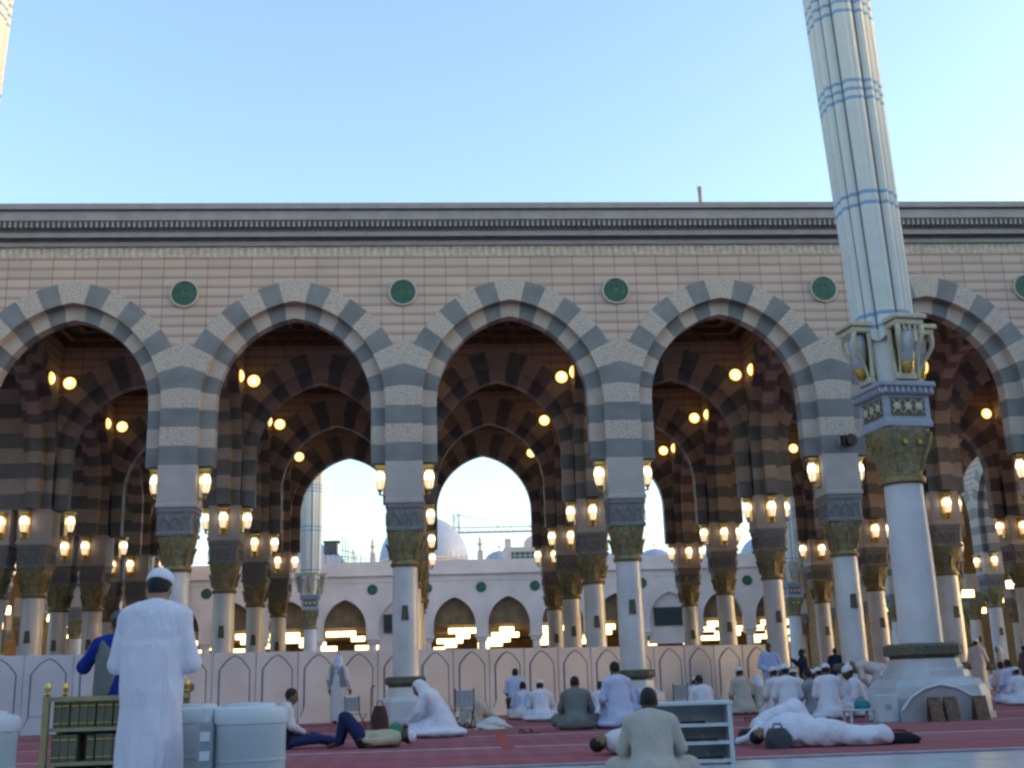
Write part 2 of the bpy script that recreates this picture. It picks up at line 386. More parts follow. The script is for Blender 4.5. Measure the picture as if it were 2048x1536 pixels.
b = MB(); b.loft([sq_ring(.78, 0, .5), sq_ring(.78, .12, .5), sq_ring(.74, .14, .5), sq_ring(.72, .55, .5), sq_ring(.62, .63, .5), sq_ring(.48, .68, .5), sq_ring(.45, .9, .5)])
ped_me = b.mesh('pedestal', M_marble)
b = MB(); b.prism([(-.075, 2.98), (.075, 2.98), (.10, 2.6), (-.10, 2.6)], -.37, -.33)
for i in range(5): z = 2.66+.07*i; b.box((-.09+.006*i, -.378, z), (.09-.006*i, -.37, z+.025))
ven_me = b.mesh('air_vent', M_brass_dk)
def column(x, y, parent, ped=True):
    c = link('column', col_me, parent, (x, y, 0))
    link('shaft_block', blk_me, c); link('abacus', aba_me, c); link('capital', cap_me, c); link('air_vent', ven_me, c)
    if ped: link('base_collar', ring_me, c); link('pedestal', ped_me, c)
    return c
for r, y in enumerate(ROWS):
    for k in KS: column(6*k, y, hall)
# the wide pier of paired columns at the left
pb = MB()
z = ZB; i = 0
while z < 12.3:
    pb.box((-.85, -.51, z), (.85, .51, min(z+.5, 12.4)), [1, 2][i % 2]); z += .5; i += 1
pier_me = pb.mesh('wide_pier', [M_wall, M_grey, M_light])
for r in (1, 2, 3):
    column(-7.25, ROWS[r], hall); link('wide_pier', pier_me, hall, (-6.95, ROWS[r], .001))
# ceilings
def ceiling_mesh(sx_, sy_):
    b = MB(); hx, hy = sx_/2-.5, sy_/2-.5
    for i, (f, z0, z1) in enumerate([(1.0, 12.15, 12.42), (.82, 12.25, 12.42), (.6, 12.32, 12.42)]):
        w_ = .16
        ax, ay = hx*f, hy*f
        b.box((-ax, -ay, z0), (ax, -ay+w_, z1)); b.box((-ax, ay-w_, z0), (ax, ay, z1))
        b.box((-ax, -ay+w_, z0), (-ax+w_, ay-w_, z1)); b.box((ax-w_, -ay+w_, z0), (ax, ay-w_, z1))
    for i in range(4):
        x = -hx*.6+.16+(2*hx*.6-.32)*(i+1)/5
        b.box((x-.06, -hy*.6+.16, 12.35), (x+.06, hy*.6-.16, 12.43))
        yv = -hy*.6+.16+(2*hy*.6-.32)*(i+1)/5
        b.box((-hx*.6+.16, yv-.06, 12.345), (hx*.6-.16, yv+.06, 12.43))
    b.box((-hx-.02, -hy-.02, 12.43), (hx+.02, hy+.02, 12.55), 1)
    return b.mesh('ceiling_panel', [M_ceil, M_ceil_dk])
for r in range(3):
    me = ceiling_mesh(6, ROWS[r+1]-ROWS[r])
    for k in list(KS)[:-1]: link('ceiling_panel', me, hall, (6*k+3, (ROWS[r]+ROWS[r+1])/2, 0))
X0, X1 = -18.4, 36.4
b = MB(); b.box((X0, -.44, 13.001), (X1, 20.59, 13.9)); link('roof', b.mesh('roof', M_cornice), hall)
# cornice: swept profile (y outwards is negative)
prof = [(-.5, 13.0), (-.60, 13.0), (-.60, 13.12), (-.53, 13.13), (-.53, 13.24), (-.80, 13.27), (-.82, 13.40), (-.70, 13.41), (-.74, 13.5), (-.95, 13.74), (-1.0, 13.78), (-1.0, 14.03), (-.98, 14.04), (-.98, 14.10), (-1.10, 14.12), (-1.12, 14.29), (-.45, 14.29), (-.45, 14.0), (-.5, 14.0)]
lowz = lambda y, z: .86+(z-.86)*(31.06+y)/30.56
prof = [(y, lowz(y, z) if y < -.5 else z) for y, z in prof]
b = MB(); n = len(prof)
vs = [(X0, y, z) for y, z in prof]+[(X1, y, z) for y, z in prof]
b.add(vs, [(i, n+i, n+(i+1) % n, (i+1) % n) for i in range(n)]+[tuple(reversed(range(n))), tuple(range(n, 2*n))])
crn = link('cornice', b.mesh('cornice', M_cornice), hall)
b = MB(); x = X0+.05
while x < X1-.1:
    b.prism([(x, 13.38), (x+.075, 13.38), (x+.055, 13.53), (x+.0375, 13.60), (x+.02, 13.53)], -.965, -.72); x += .145
link('dentil_band', b.mesh('dentil_band', M_cornice), crn)
b = MB(); b.box((X0, -.525, 12.93), (X1, -.501, 13.0))
x = X0+.02
while x < X1-.2:
    w_ = .17
    b.add([(x, -.502, 12.66), (x+w_, -.502, 12.66), (x+w_, -.502, 12.93), (x, -.502, 12.93), (x+.085, -.56, 12.9), (x+.085, -.515, 12.66)],
          [(0, 5, 4, 3), (5, 1, 2, 4), (3, 4, 2)])
    x += .185
link('frieze', b.mesh('frieze', M_frieze), hall)
# medallions
b = MB(); b.lathe([(.385, 0), (.40, .02), (.40, .07), (.355, .075), (.345, .04)], n=40, axis='y'); rim_me = b.mesh('medallion', M_light, 30)
b = MB(); b.lathe([(.348, .0), (.348, .045), (.30, .05)], n=40, axis='y')
rr_ = random.Random(3)
for i in range(9):
    a0 = rr_.uniform(0, 6.28); cx, cz = rr_.uniform(-.13, .13), rr_.uniform(-.13, .13); rad = rr_.uniform(.05, .13); sw = rr_.uniform(1.5, 3.6)
    b.tube([(cx+rad*math.cos(a0+sw*t/7), -.054, cz+rad*math.sin(a0+sw*t/7)) for t in range(8)], [.006+.009*math.sin(math.pi*t/7) for t in range(8)], 5, 1)
disc_me = b.mesh('enamel_disc', [M_green, M_gilt])
for k in KS:
    m_ = link('medallion', rim_me, hall, (6*k, -.5, 11.58)); link('enamel_disc', disc_me, m_)
b = MB(); b.lathe([(.07, 14.1), (.07, 16.2), (.085, 16.22), (.085, 16.35)], n=12)
link('vent_pipe', b.mesh('vent_pipe', M_steel, 40), hall, (15.53, 3, 0))

# ------------------------------------------------------------------ wall lamps and lanterns
ORD = {-2: 'pier far at the left edge', -1: 'wide striped pier at the left', 0: 'first pier from the left', 1: 'second pier from the left', 2: 'third pier from the left', 3: 'fourth pier from the left', 4: 'fifth pier from the left', 5: 'pier nearest the right edge', 6: 'sixth pier right of the folded parasol'}
ROWN = ['front', 'second', 'third', 'rearmost']
b = MB(); b.lathe([(.225, 0), (.25, .02), (.25, .05), (.215, .07)], n=24, axis='y'); lrim = b.mesh('lamp_rim', M_gold, 40)
b = MB(); b.lathe([(.215, .03), (.205, .09), (.16, .14), (.09, .17), (.02, .18)], n=24, axis='y'); lgl = b.mesh('lamp_globe', M_globe, 60)
def wall_lamp(x, y, z, rz, label):
    o = thing('wall_lamp', label, 'lamp', (x, y, z), rz, 'round lamps on the inner arches'); link('lamp_rim', lrim, o); link('lamp_globe', lgl, o)
def lantern_meshes():
    b = MB(); b.box((-.17, -.03, -.98), (.17, 0, 0)); b.box((-.2, -.34, -.05), (.2, -.03, 0), bev=.015); b.box((-.16, -.3, -.1), (.16, -.03, -.05))
    b.tube([(0, -.03, -.93), (0, -.1, -.97), (0, -.16, -.93), (0, -.17, -.82)], [.03, .03, .025, .03], 6)
    br = b.mesh('lantern_bracket', M_gold)
    prof = [(.03, -.82), (.085, -.77), (.125, -.66), (.145, -.5), (.14, -.33), (.115, -.2), (.10, -.12)]
    b = MB(); b.lathe(prof, (0, -.18, 0), 12); gl = b.mesh('lantern_glass', M_lant, 50)
    b = MB(); b.lathe([(.02, -.42), (.045, -.38), (.06, -.25), (.04, -.16)], (0, -.34, 0), 8); 
    b = MB()
    for i in range(6):
        a = math.pi/6+2*math.pi*i/6
        b.tube([((r_+.008)*math.cos(a), -.18+(r_+.008)*math.sin(a), z_) for r_, z_ in prof], .011, 4)
    b.lathe([(.015, -.98), (.05, -.93), (.03, -.88), (.07, -.83), (.09, -.78)], (0, -.18, 0), 10); b.lathe([(.11, -.16), (.13, -.1)], (0, -.18, 0), 12)
    fr = b.mesh('lantern_frame', M_gold)
    b = MB(); b.lathe([(.05, -.56), (.105, -.54), (.149, -.46), (.149, -.36), (.13, -.25), (.06, -.22)], (0, -.18, 0), 12)
    ht = b.mesh('lantern_bulb', M_lamphot, 50)
    return br, gl, fr, ht
LB, LG, LF, LH = lantern_meshes()
def lantern(x, y, z, rz, label):
    o = thing('bracket_lantern', label, 'lantern', (x, y, z), rz, 'gold bracket lanterns on the pier blocks')
    o.scale = (.88, .88, .84); link('lantern_bracket', LB, o); link('lantern_glass', LG, o); link('lantern_frame', LF, o); link('lantern_bulb', LH, o)
for r in (1, 2, 3):
    y = ROWS[r]
    for k in range(-1, 6):
        ins = 1 if k <= 1 else -1
        sd_ = 'right' if ins > 0 else 'left'
        if not (k == 1 and r == 3):
            wall_lamp(6*k+.84*ins, y-.5, 10.95, 0, f'round glowing lamp facing us above the {ORD[k]}, {ROWN[r]} row')
        wall_lamp(6*k+.5*ins, y-1.6, 10.85, R(90)*ins, f'lamp seen edge on beside the {ORD[k]}, {ROWN[r]} row')
for r in range(4):
    y = ROWS[r]
    for k in range(-2, 6):
        for s_ in (-1, 1):
            if r == 0 and k < 0: continue
            if k < -1 and (s_ < 0 or r == 0): continue
            if k == -1 and s_ < 0: continue
            xx = 6*k+.5*s_+(.01 if k != -1 else .34)*s_ - (.0)
            lantern(xx, y, 6.76, R(90)*s_, f'gold lantern on the {"left" if s_<0 else "right"} side of the {ORD[k]}, {ROWN[r]} row')
        if r > 0 and k > -1:
            lantern(6*k, y-.505, 6.7, 0, f'gold lantern facing us on the {ORD[k]}, {ROWN[r]} row')
        if r > 0 and k == -1:
            for j, xx in enumerate((-7.75, -7.0, -6.25)):
                lantern(xx, y-.515, 6.7, 0, f'{["left", "middle", "right"][j]} of three lanterns facing us on the wide striped pier, {ROWN[r]} row')

# ------------------------------------------------------------------ loudspeaker on pier
spk = thing('loudspeaker', 'black horn loudspeaker on the fourth front pier left of the folded parasol', 'loudspeaker', (18.06, -.52, 6.95), R(20))
b = MB(); b.box((-.17, -.32, .0), (.17, -.12, .3), bev=.03); b.lathe([(.07, .3), (.16, .42), (.17, .44)], (0, 0, .14), 14, axis='y'); link('speaker_body', b.mesh('speaker_body', M_black), spk)
b = MB(); b.box((-.03, -.13, .1), (.03, .02, .16)); b.box((-.08, -.01, .02), (.08, .02, .26)); link('wall_bracket', b.mesh('wall_bracket', M_steel), spk)

# ------------------------------------------------------------------ partition
ang = math.atan(.42); PX0 = -8.0
part = thing('partition_wall', 'long low white screen of arched panels standing across the arcade behind the columns', 'partition', (PX0, 1.2+.42*PX0, 0), ang)
PW = 1.185; NP = 24; ZP = 1.97
b = MB(); b.box((0, -.05, 0), (PW-.012, .05, ZP), bev=.008); pan = b.mesh('panel', M_part)
b = MB(); pts = []
for s_ in (-1,):
    w_ = .42
    pts = [(-w_, .42), (-w_, 1.5), (-.33, 1.62), (-.2, 1.77), (-.06, 1.86), (0, 1.88), (.06, 1.86), (.2, 1.77), (.33, 1.62), (w_, 1.5), (w_, .42)]
b.tube([(PW/2+x, -.051, z) for x, z in pts], .014, 6)
b.tube([(PW/2-w_, -.051, .42), (PW/2-w_-.1, -.051, .22)], .01, 5); b.tube([(PW/2+w_, -.051, .42), (PW/2+w_+.1, -.051, .22)], .01, 5)
mould = b.mesh('arch_moulding', M_line)
b = MB(); fld = [(x*.93, .46+(z-.42)*.955) for x, z in pts]
b.prism([(PW/2+x, z) for x, z in fld], -.068, -.0501); field = b.mesh('raised_field', M_part)
b = MB(); b.box((.02, -.07, .0), (PW-.03, -.05, .16)); b.box((-.006+PW-.035, -.058, .16), (PW-.02, -.05, ZP-.02))
plinth = b.mesh('plinth', M_part)
for i in range(NP):
    p = link('panel', pan, part, (i*PW, 0, 0)); link('arch_moulding', mould, p); link('plinth', plinth, p); link('raised_field', field, p)

# ------------------------------------------------------------------ umbrella masts
def stripes_mat(name, base, blue, zs):
    m = mat(name, base, .75, var=0); N, L, b_ = nodes(m)
    tc = N.new('ShaderNodeTexCoord'); sx = N.new('ShaderNodeSeparateXYZ'); L.new(tc.outputs['Object'], sx.inputs[0])
    acc = None
    for z in zs:
        s_ = N.new('ShaderNodeMath'); s_.operation = 'SUBTRACT'; s_.inputs[1].default_value = z; L.new(sx.outputs['Z'], s_.inputs[0])
        a_ = N.new('ShaderNodeMath'); a_.operation = 'ABSOLUTE'; L.new(s_.outputs[0], a_.inputs[0])
        l_ = N.new('ShaderNodeMath'); l_.operation = 'LESS_THAN'; l_.inputs[1].default_value = .04; L.new(a_.outputs[0], l_.inputs[0])
        if acc is None: acc = l_
        else:
            mx = N.new('ShaderNodeMath'); mx.operation = 'MAXIMUM'; L.new(acc.outputs[0], mx.inputs[0]); L.new(l_.outputs[0], mx.inputs[1]); acc = mx
    nz = N.new('ShaderNodeTexNoise'); nz.inputs['Scale'].default_value = 2.5; L.new(tc.outputs['Object'], nz.inputs['Vector'])
    mp = N.new('ShaderNodeMapRange'); mp.inputs['To Min'].default_value = .9; mp.inputs['To Max'].default_value = 1.08; L.new(nz.outputs['Fac'], mp.inputs['Value'])
    mix = N.new('ShaderNodeMix'); mix.data_type = 'RGBA'; mix.inputs['A'].default_value = base+(1,); mix.inputs['B'].default_value = blue+(1,)
    L.new(acc.outputs[0], mix.inputs['Factor'])
    vm = N.new('ShaderNodeVectorMath'); vm.operation = 'SCALE'; L.new(mix.outputs['Result'], vm.inputs[0]); L.new(mp.outputs[0], vm.inputs['Scale'])
    L.new(vm.outputs[0], b_.inputs['Base Color'])
    return m
M_canopy = stripes_mat('canopy_fabric', (.58, .57, .53), (.20, .32, .48), [7.72, 7.98, 10.38, 10.62, 12.78, 12.98, 13.18, 14.85, 15.08, 15.32, 17.2, 17.4])
M_seam = mat('canopy_seam', (.16, .12, .12), .8, var=.2)
def mast_meshes():
    D = {}
    b = MB(); b.lathe([(.40, 1.4), (.40, 2.8), (.37, 4.5)], n=32); D['shaft'] = b.mesh('shaft', M_marble, 40)
    b = MB(); b.loft([sq_ring(1.06, 0, .5), sq_ring(1.06, .12, .5), sq_ring(1.02, .14, .5), sq_ring(1.0, .42, .5), sq_ring(.95, .62, .5), sq_ring(.86, .74, .5), sq_ring(.72, .78, .5), sq_ring(.70, .9, .5), sq_ring(.62, .95, .5), sq_ring(.58, 1.12, .5)])
    D['pedestal'] = b.mesh('pedestal', mat('pedestal_marble', (.43, .43, .45), .4, var=.16, vscale=1.5, bump=.05, world=True, detail=8))
    b = MB(); b.loft([sq_ring(.54, 1.1, .4), sq_ring(.54, 1.17, .4), sq_ring(.63, 1.2, .4), sq_ring(.63, 1.36, .4), sq_ring(.56, 1.41, .4)])
    for i in range(8):
        a0 = 2*math.pi*i/8
        for j in range(5):
            t = -.2+.1*j; x, y = .60*math.cos(a0)-t*math.sin(a0), .60*math.sin(a0)+t*math.cos(a0)
            b.box((x-.015, y-.015, 1.18), (x+.015, y+.015, 1.37), rz=a0)
    D['base_collar'] = b.mesh('base_collar', M_brass_dk)
    b = MB(); rings = []
    for r, z in [(.40, 4.5), (.44, 4.54), (.44, 4.62), (.39, 4.66), (.39, 4.75), (.42, 5.0), (.48, 5.3), (.51, 5.52), (.51, 5.6)]:
        t = min(1, max(0, (z-4.7)/.7)); ring = []
        for i in range(32):
            a = 2*math.pi*i/32; q_ = (abs(math.cos(a))**6+abs(math.sin(a))**6)**(-1/6)
            ring.append((r*((1-t)+t*q_)*math.cos(a), r*((1-t)+t*q_)*math.sin(a), z))
        rings.append(ring)
    b.loft(rings)
    for i in range(4):
        a = math.pi/4+math.pi/2*i
        b.tube([(r_*math.cos(a), r_*math.sin(a), z_) for r_, z_ in [(.42, 4.75), (.46, 5.0), (.6, 5.3), (.66, 5.5)]], [.03, .04, .05, .03], 6)
        a2 = math.pi/2*i
        for s_ in (-.16, .16):
            x, y = .50*math.cos(a2)-s_*math.sin(a2), .50*math.sin(a2)+s_*math.cos(a2); b.box((x-.04, y-.04, 5.25), (x+.04, y+.04, 5.33), 1, rz=a2)
    b.lathe([(.41, 4.5), (.45, 4.53), (.45, 4.63), (.41, 4.66)], n=28, mi=2)
    D['capital'] = b.mesh('capital', [M_bronze, M_gold, M_dull], 45)
    b = MB(); b.box((-.52, -.52, 5.6), (.52, .52, 5.75), 0, bev=.02); b.box((-.49, -.49, 5.75), (.49, .49, 6.25), 0); b.box((-.56, -.56, 6.25), (.56, .56, 6.4), 0, bev=.03); b.box((-.62, -.62, 6.4), (.62, .62, 6.52), 0, bev=.03)
    for i in range(4):
        ca, sa = math.cos(i*math.pi/2), math.sin(i*math.pi/2)
        rot = lambda x, y: (x*ca-y*sa, x*sa+y*ca)
        for j in range(9):
            x, y = rot(-.5+.125*j, -.575); b.box((x-.03, y-.03, 6.28), (x+.03, y+.03, 6.39), 0)
    D['block'] = b.mesh('mast_block', mat('mast_block_stone', (.30, .31, .36), .6, var=.1, vscale=5, bump=.08))
    b = MB(); b.box((-.38, -.5, 5.82), (.38, -.494, 6.2), 0)
    for j in range(3):
        x = -.24+.24*j
        b.lathe([(.085, 0), (.085, .02), (.05, .025)], (x, -.5, 6.02), 6, 1, axis='y'); b.tube([(x-.1, -.51, 5.88), (x, -.515, 6.02), (x+.1, -.51, 6.16)], .012, 4, 1); b.tube([(x-.1, -.51, 6.16), (x, -.515, 6.02), (x+.1, -.51, 5.88)], .012, 4, 1)
    D['grille'] = b.mesh('vent_grille', [M_brass_dk, M_cream])
    b = MB(); b.lathe([(.40, 6.52), (.47, 7.0), (.53, 7.62), (.5, 8.0)], n=8, rot0=math.pi/8); D['core'] = b.mesh('core', M_canopy)
    # lantern bracket (front -y)
    b = MB(); b.box((-.36, -.98, 7.72), (.36, -.48, 7.82), bev=.02); b.box((-.31, -.92, 7.60), (.31, -.48, 7.72), bev=.02); b.box((-.22, -.62, 6.55), (.22, -.46, 6.68), bev=.02)
    for s_ in (-1, 1):
        pts = []
        for t_ in range(15):
            f = t_/14; pts.append((s_*(.25-.13*f+.035*math.sin(2*math.pi*f)), -.86+.30*f**1.5-.05*math.sin(2*math.pi*f), 7.62-.98*f))
        b.tube(pts, [.055-.025*t_/14 for t_ in range(15)], 8)
        b.tube([(s_*.25, -.54, 7.62), (s_*.23, -.52, 7.2), (s_*.19, -.52, 6.68)], [.05, .05, .045], 6)
    for t_ in range(5): b.box((-.27+.125*t_, -.90, 7.5), (-.23+.125*t_, -.86, 7.6))
    D['bracket'] = b.mesh('lantern_bracket', M_cream, 40)
    b = MB(); b.lathe([(.05, 6.8), (.13, 6.9), (.16, 7.1), (.19, 7.4), (.18, 7.58)], (0, -.68, 0), 10); D['glass'] = b.mesh('lantern_glass', M_glass_off, 50)
    b = MB(); b.lathe([(.03, 6.66), (.10, 6.74), (.12, 6.88), (.06, 6.92)], (0, -.68, 0), 10)
    b.box((-.235, -.515, 6.7), (.235, -.49, 7.59))
    D['gilt'] = b.mesh('lantern_trim', M_gold, 50)
    # folded canopy: pleated star section
    b = MB(); n = 64; rings = []; seams = []
    zz = [7.55, 7.9, 8.5, 9.5, 10.5, 11.5, 12.5, 13.5, 14.5, 15.6, 17.0, 18.0, 18.8]
    base_r = lambda z: .60+.012*(z-7.6) if z < 17 else .72-.12*(z-17)
    for z in zz:
        ring = []
        for i in range(n):
            a = 2*math.pi*i/n; f = (a*8/(2*math.pi)) % 1
            tri = [0, .7, 1.0, .85, .35, .6, .8, .45][int(f*8)]
            r = base_r(z)*(.86+.17*tri)
            low = .28*math.cos(4*a)*.5 if z < 7.6 else 0
            ring.append((r*math.cos(a), r*math.sin(a), z+low))
        rings.append(ring)
    b.loft(rings)
    for k in range(8):
        for off, th in ((0, .02), (.5, .011)):
            a = 2*math.pi*(k+off)/8
            b.tube([(base_r(z)*(.875 if off == 0 else .925)*math.cos(a), base_r(z)*(.875 if off == 0 else .925)*math.sin(a), z+(.1 if z < 7.6 else 0)) for z in zz], th, 4, 1)
    D['canopy'] = b.mesh('folded_canopy', [M_canopy, M_seam])
    return D
MD = mast_meshes()
def umbrella(x, y, rz, label, lean=0.0):
    o = thing('folded_umbrella', label, 'parasol', (x, y, 0), rz, 'tall folded courtyard umbrellas')
    link('shaft', MD['shaft'], o); link('pedestal', MD['pedestal'], o); link('base_collar', MD['base_collar'], o); link('capital', MD['capital'], o)
    bl = link('mast_block', MD['block'], o)
    for i in range(4): link('vent_grille', MD['grille'], bl, rz=i*math.pi/2)
    link('canopy_hem', MD['core'], o)
    for i in range(4):
        q_ = link('lantern_bracket', MD['bracket'], o, rz=i*math.pi/2); link('lantern_glass', MD['glass'], q_); link('lantern_trim', MD['gilt'], q_)
    c = link('folded_canopy', MD['canopy'], o)
    if lean:
        mat_ = Matrix.Translation((0, 0, 7)) @ Matrix.Rotation(lean, 4, Vector((math.sin(-rz)*-1*0, 1, 0))) @ Matrix.Translation((0, 0, -7))
        c.matrix_local = Matrix.Rotation(-rz, 4, 'Z') @ mat_ @ Matrix.Rotation(rz, 4, 'Z')
    return o
umbrella(16.18, -8.8, R(9), 'tall white folded umbrella with blue stripes on a marble column, nearest on the right', -.028)
umbrella(-2.95, -8.8, R(9), 'white folded umbrella with blue stripes cut by the left edge of the photo', .02)
umbrella(-.77, 40, R(5), 'distant folded umbrella seen through the second arch from the left')
umbrella(28.84, 40, R(5), 'distant folded umbrella seen between columns left of the near folded umbrella')

# ------------------------------------------------------------------ far courtyard arcades
FP = 4.23; FX = -.25; FY = 60.0
NF = range(-4, 11)
far = thing('far_arcade', 'low pale pink arcade with pointed arches and green discs across the far courtyard', 'building', (0, FY, 0))
def far_bay(filled):
    b = MB(); hw = FP/2; so_ = 1.66; zs = 5.55
    c_ = ((7.72-zs)**2-so_**2)/(2*so_); Rr = so_+c_; a1 = math.acos(c_/Rr)
    Cv = [(so_, 4.6)]+[(-c_+Rr*math.cos(a1*i/14), zs+Rr*math.sin(a1*i/14)) for i in range(15)]
    for s_ in (1, -1):
        for i in range(len(Cv)-1):
            vs = [(s_*Cv[i][0], 0, Cv[i][1]), (s_*hw, 0, Cv[i][1]), (s_*hw, 0, Cv[i+1][1]), (s_*Cv[i+1][0], 0, Cv[i+1][1])]
            b.add(vs if s_ > 0 else vs[::-1], [(0, 1, 2, 3)])
            vs = [(s_*Cv[i][0], .7, Cv[i][1]), (s_*Cv[i][0], 0, Cv[i][1]), (s_*Cv[i+1][0], 0, Cv[i+1][1]), (s_*Cv[i+1][0], .7, Cv[i+1][1])]
            b.add(vs if s_ > 0 else vs[::-1], [(0, 1, 2, 3)])
    top = Cv[-1][1]
    b.box((-hw, 0.001, top+.001), (hw, .7, 9.45))
    b.box((-hw, -.25, 9.45), (hw, .7, 9.62)); b.box((-hw, -.12, 9.62), (hw, .7, 10.55)); b.box((-hw, -.05, 8.95), (hw, 0, 9.02))
    # voussoir line
    b.tube([(x, -.005, z) for x, z in Cv]+[(-x, -.005, z) for x, z in Cv[::-1]], .05, 4)
    if filled:
        poly = [(x, z) for x, z in Cv]+[(-x, z) for x, z in Cv[::-1][1:]]
        b.add([(x, .3, z) for x, z in poly], [tuple(range(len(poly)))])
        b.box((-so_, .3, 3.9), (so_, .5, 4.6))
        b.box((-so_-.1, .25, 3.7), (so_+.1, .5, 3.9))
    return b.mesh('arch_bay', M_far)
fb, ff = far_bay(False), far_bay(True)
b = MB(); b.box((-.55, -.1, 4.55), (.55, .8, 4.75), bev=.04); b.box((-.42, 0, 4.3), (.42, .7, 4.55), bev=.04); b.lathe([(.3, 0), (.3, 4.3)], (0, .35, 0), 16); fpil = b.mesh('pillar', M_far, 40)
b = MB(); b.lathe([(.40, 0), (.40, .06), (.30, .07)], n=24, axis='y'); fdisc = b.mesh('green_disc', M_green)
b = MB(); b.box((-.2, -.2, 10.5), (.2, .2, 11.3), bev=.02); b.lathe([(.12, 11.3), (.12, 11.7), (.22, 11.75), (.22, 11.85), (.1, 11.95), (.13, 12.1), (.02, 12.5)], n=8); ffin = b.mesh('finial', M_far)
b = MB(); b.box((-.9, .15, 5.3), (.9, .29, 6.4)); b.box((-1.25, .12, 4.95), (1.25, .29, 6.62), 0, bev=.03); fscr = None
b = MB(); b.box((-1.25, .1, 5.1), (1.25, .29, 6.5), bev=.03)
for i in range(6): b.box((-1.2, .085, 5.2+.2*i), (1.2, .1, 5.27+.2*i))
fscr = b.mesh('louvre_screen', M_dark)
for n_ in NF:
    x = FX+FP*n_; fl = n_ in (1, 6)
    q_ = link('arch_bay', ff if fl else fb, far, (x, 0, 0))
    if fl: link('louvre_screen', fscr, q_)
    link('pillar', fpil, far, (x+FP/2, 0, 0)); link('green_disc', fdisc, far, (x+FP/2, -.01, 8.42))
    if n_ % 2 == 0: link('finial', ffin, far, (x+FP/2, .3, 0))
b = MB(); xx = FX-FP*4.5
while xx < FX+FP*10.5:
    b.box((xx-.02, .28, 10.5), (xx+.02, .32, 11.15+.25*random.random())); xx += .42
b.box((FX-FP*4.5, .285, 10.8), (FX+FP*10.5, .315, 10.84)); link('parapet_railing', b.mesh('parapet_railing', M_far), far)
b = MB(); xa, xb = FX-FP*4.5, FX+FP*10.5
b.box((xa, .7, 5.62), (xb+45, 34, 9.6)); b.box((xa-30, 34, 0), (xb+45, 34.3, 5.62)); link('inner_ceiling', b.mesh('inner_ceiling', M_far_in), far)
b = MB()
for i in range(4):
    b.box((xa, .72, 7.0), (xa+.01, .73, 7.01))
# light panels, in stepped rows
b = MB(); b.box((-.57, -.12, -.42), (.57, .12, 0), bev=.02); pme = b.mesh('light_box', M_panel)
rr_ = random.Random(11)
for n_ in NF:
    if n_ in (1, 6): continue
    x = FX+FP*n_; st = rr_.choice((-1, 1))*rr_.uniform(.35, .6)
    for row in range(5):
        for cx in (-.6, .6) if row < 4 else (0,):
            if rr_.random() < (.05, .12, .12, .2, .3)[row]: continue
            link('light_box', pme, far, (x+cx+st*(row-1.5), 3.0+6.0*row, 5.45-.16*row))
for args in ((5.7, 78, 4.2, 12.4, 'large pale blue grey dome behind the far arcade, seen in the third arch'), (-4.6, 78, 3.3, 11.0, 'low blue grey dome behind the far arcade, beside the distant folded umbrella'), (12.7, 76, 1.6, 11.4, 'small blue grey dome right of the large dome'), (38.4, 78, 2.6, 11.6, 'pale dome with window bands at the far right beyond the columns'), (28.0, 80, 2.3, 11.0, 'small dome tip above the far parapet right of the third column'), (23.4, 80, 1.8, 11.2, 'small dome tip above the far parapet beside the third column')):
    x, y, r, z, lab = args
    o = thing('dome', lab, 'dome', (x, y, 0), 0, 'domes beyond the far arcade')
    b = MB(); b.lathe([(r*math.cos(a), z+r*math.sin(a)) for a in [math.pi/2*i/14*.985 for i in range(15)]], n=40); link('shell', b.mesh('shell', M_dome, 60), o)
    b = MB(); b.lathe([(r*1.04, 9.4), (r*1.04, z-.2), (r*1.08, z-.15), (r*1.02, z+.02)], n=40); link('drum', b.mesh('drum', M_far, 30), o)
    b = MB(); b.lathe([(.06, z+r-.05), (.06, z+r+.3), (.14, z+r+.4), (.03, z+r+.5), (.02, z+r+.9)], n=8); link('finial', b.mesh('finial', M_gold), o)
# rooftop things
o = thing('water_tank', 'dark boxy tank on the roof beside the distant folded umbrella', 'tank', (-1.9, 66, 0))
b = MB(); b.box((-.55, -.5, 11.9), (.55, .5, 12.9), bev=.05); b.box((-.62, -.56, 12.85), (.75, .56, 12.98)); link('tank_body', b.mesh('tank_body', mat('tank_paint', (.07, .075, .08), .6)), o)
b = MB()
for sx_ in (-.45, .45):
    for sy_ in (-.4, .4): b.box((sx_-.04, sy_-.04, 9.6), (sx_+.04, sy_+.04, 11.9))
link('tank_stand', b.mesh('tank_stand', M_steel), o)
o = thing('roof_scaffold', 'thin brown scaffold poles standing on the far roof', 'scaffold', (0, 63, 0))
b = MB(); rr_ = random.Random(5)
for i in range(7):
    x = -.75+.25*i; b.tube([(x, rr_.uniform(-.4, .4), 9.6), (x+rr_.uniform(-.1, .1), 0, 12.9-.26*i+rr_.uniform(-.2, .3))], .035, 5)
for j in range(3): b.tube([(-.85, 0, 10.9+.5*j), (.8-.3*j, .1, 10.8+.42*j)], .03, 5)
link('poles', b.mesh('poles', M_wood), o)
o = thing('roof_pavilion', 'small pink rooftop house with a dark green awning on the far arcade', 'rooftop hut', (13.9, 63, 0))
b = MB(); b.box((-1.5, -1, 9.6), (1.3, 1.2, 11.55)); b.box((-1.55, -1.05, 11.55), (1.35, 1.25, 11.7)); b.box((-1.5, -1, 11.7), (-1.0, -.6, 12.4)); b.lathe([(.6, 11.7), (.6, 12.2), (.35, 12.5), (.05, 12.7)], (.7, 0, 0), 10); link('hut_walls', b.mesh('hut_walls', M_far), o)
b = MB(); b.prism([(-1.0, 10.65), (1.2, 10.65), (1.2, 11.3), (-1.0, 11.3)], -1.15, -1.02); link('awning', b.mesh('awning', mat('green_awning', (.03, .12, .09), .7)), o)
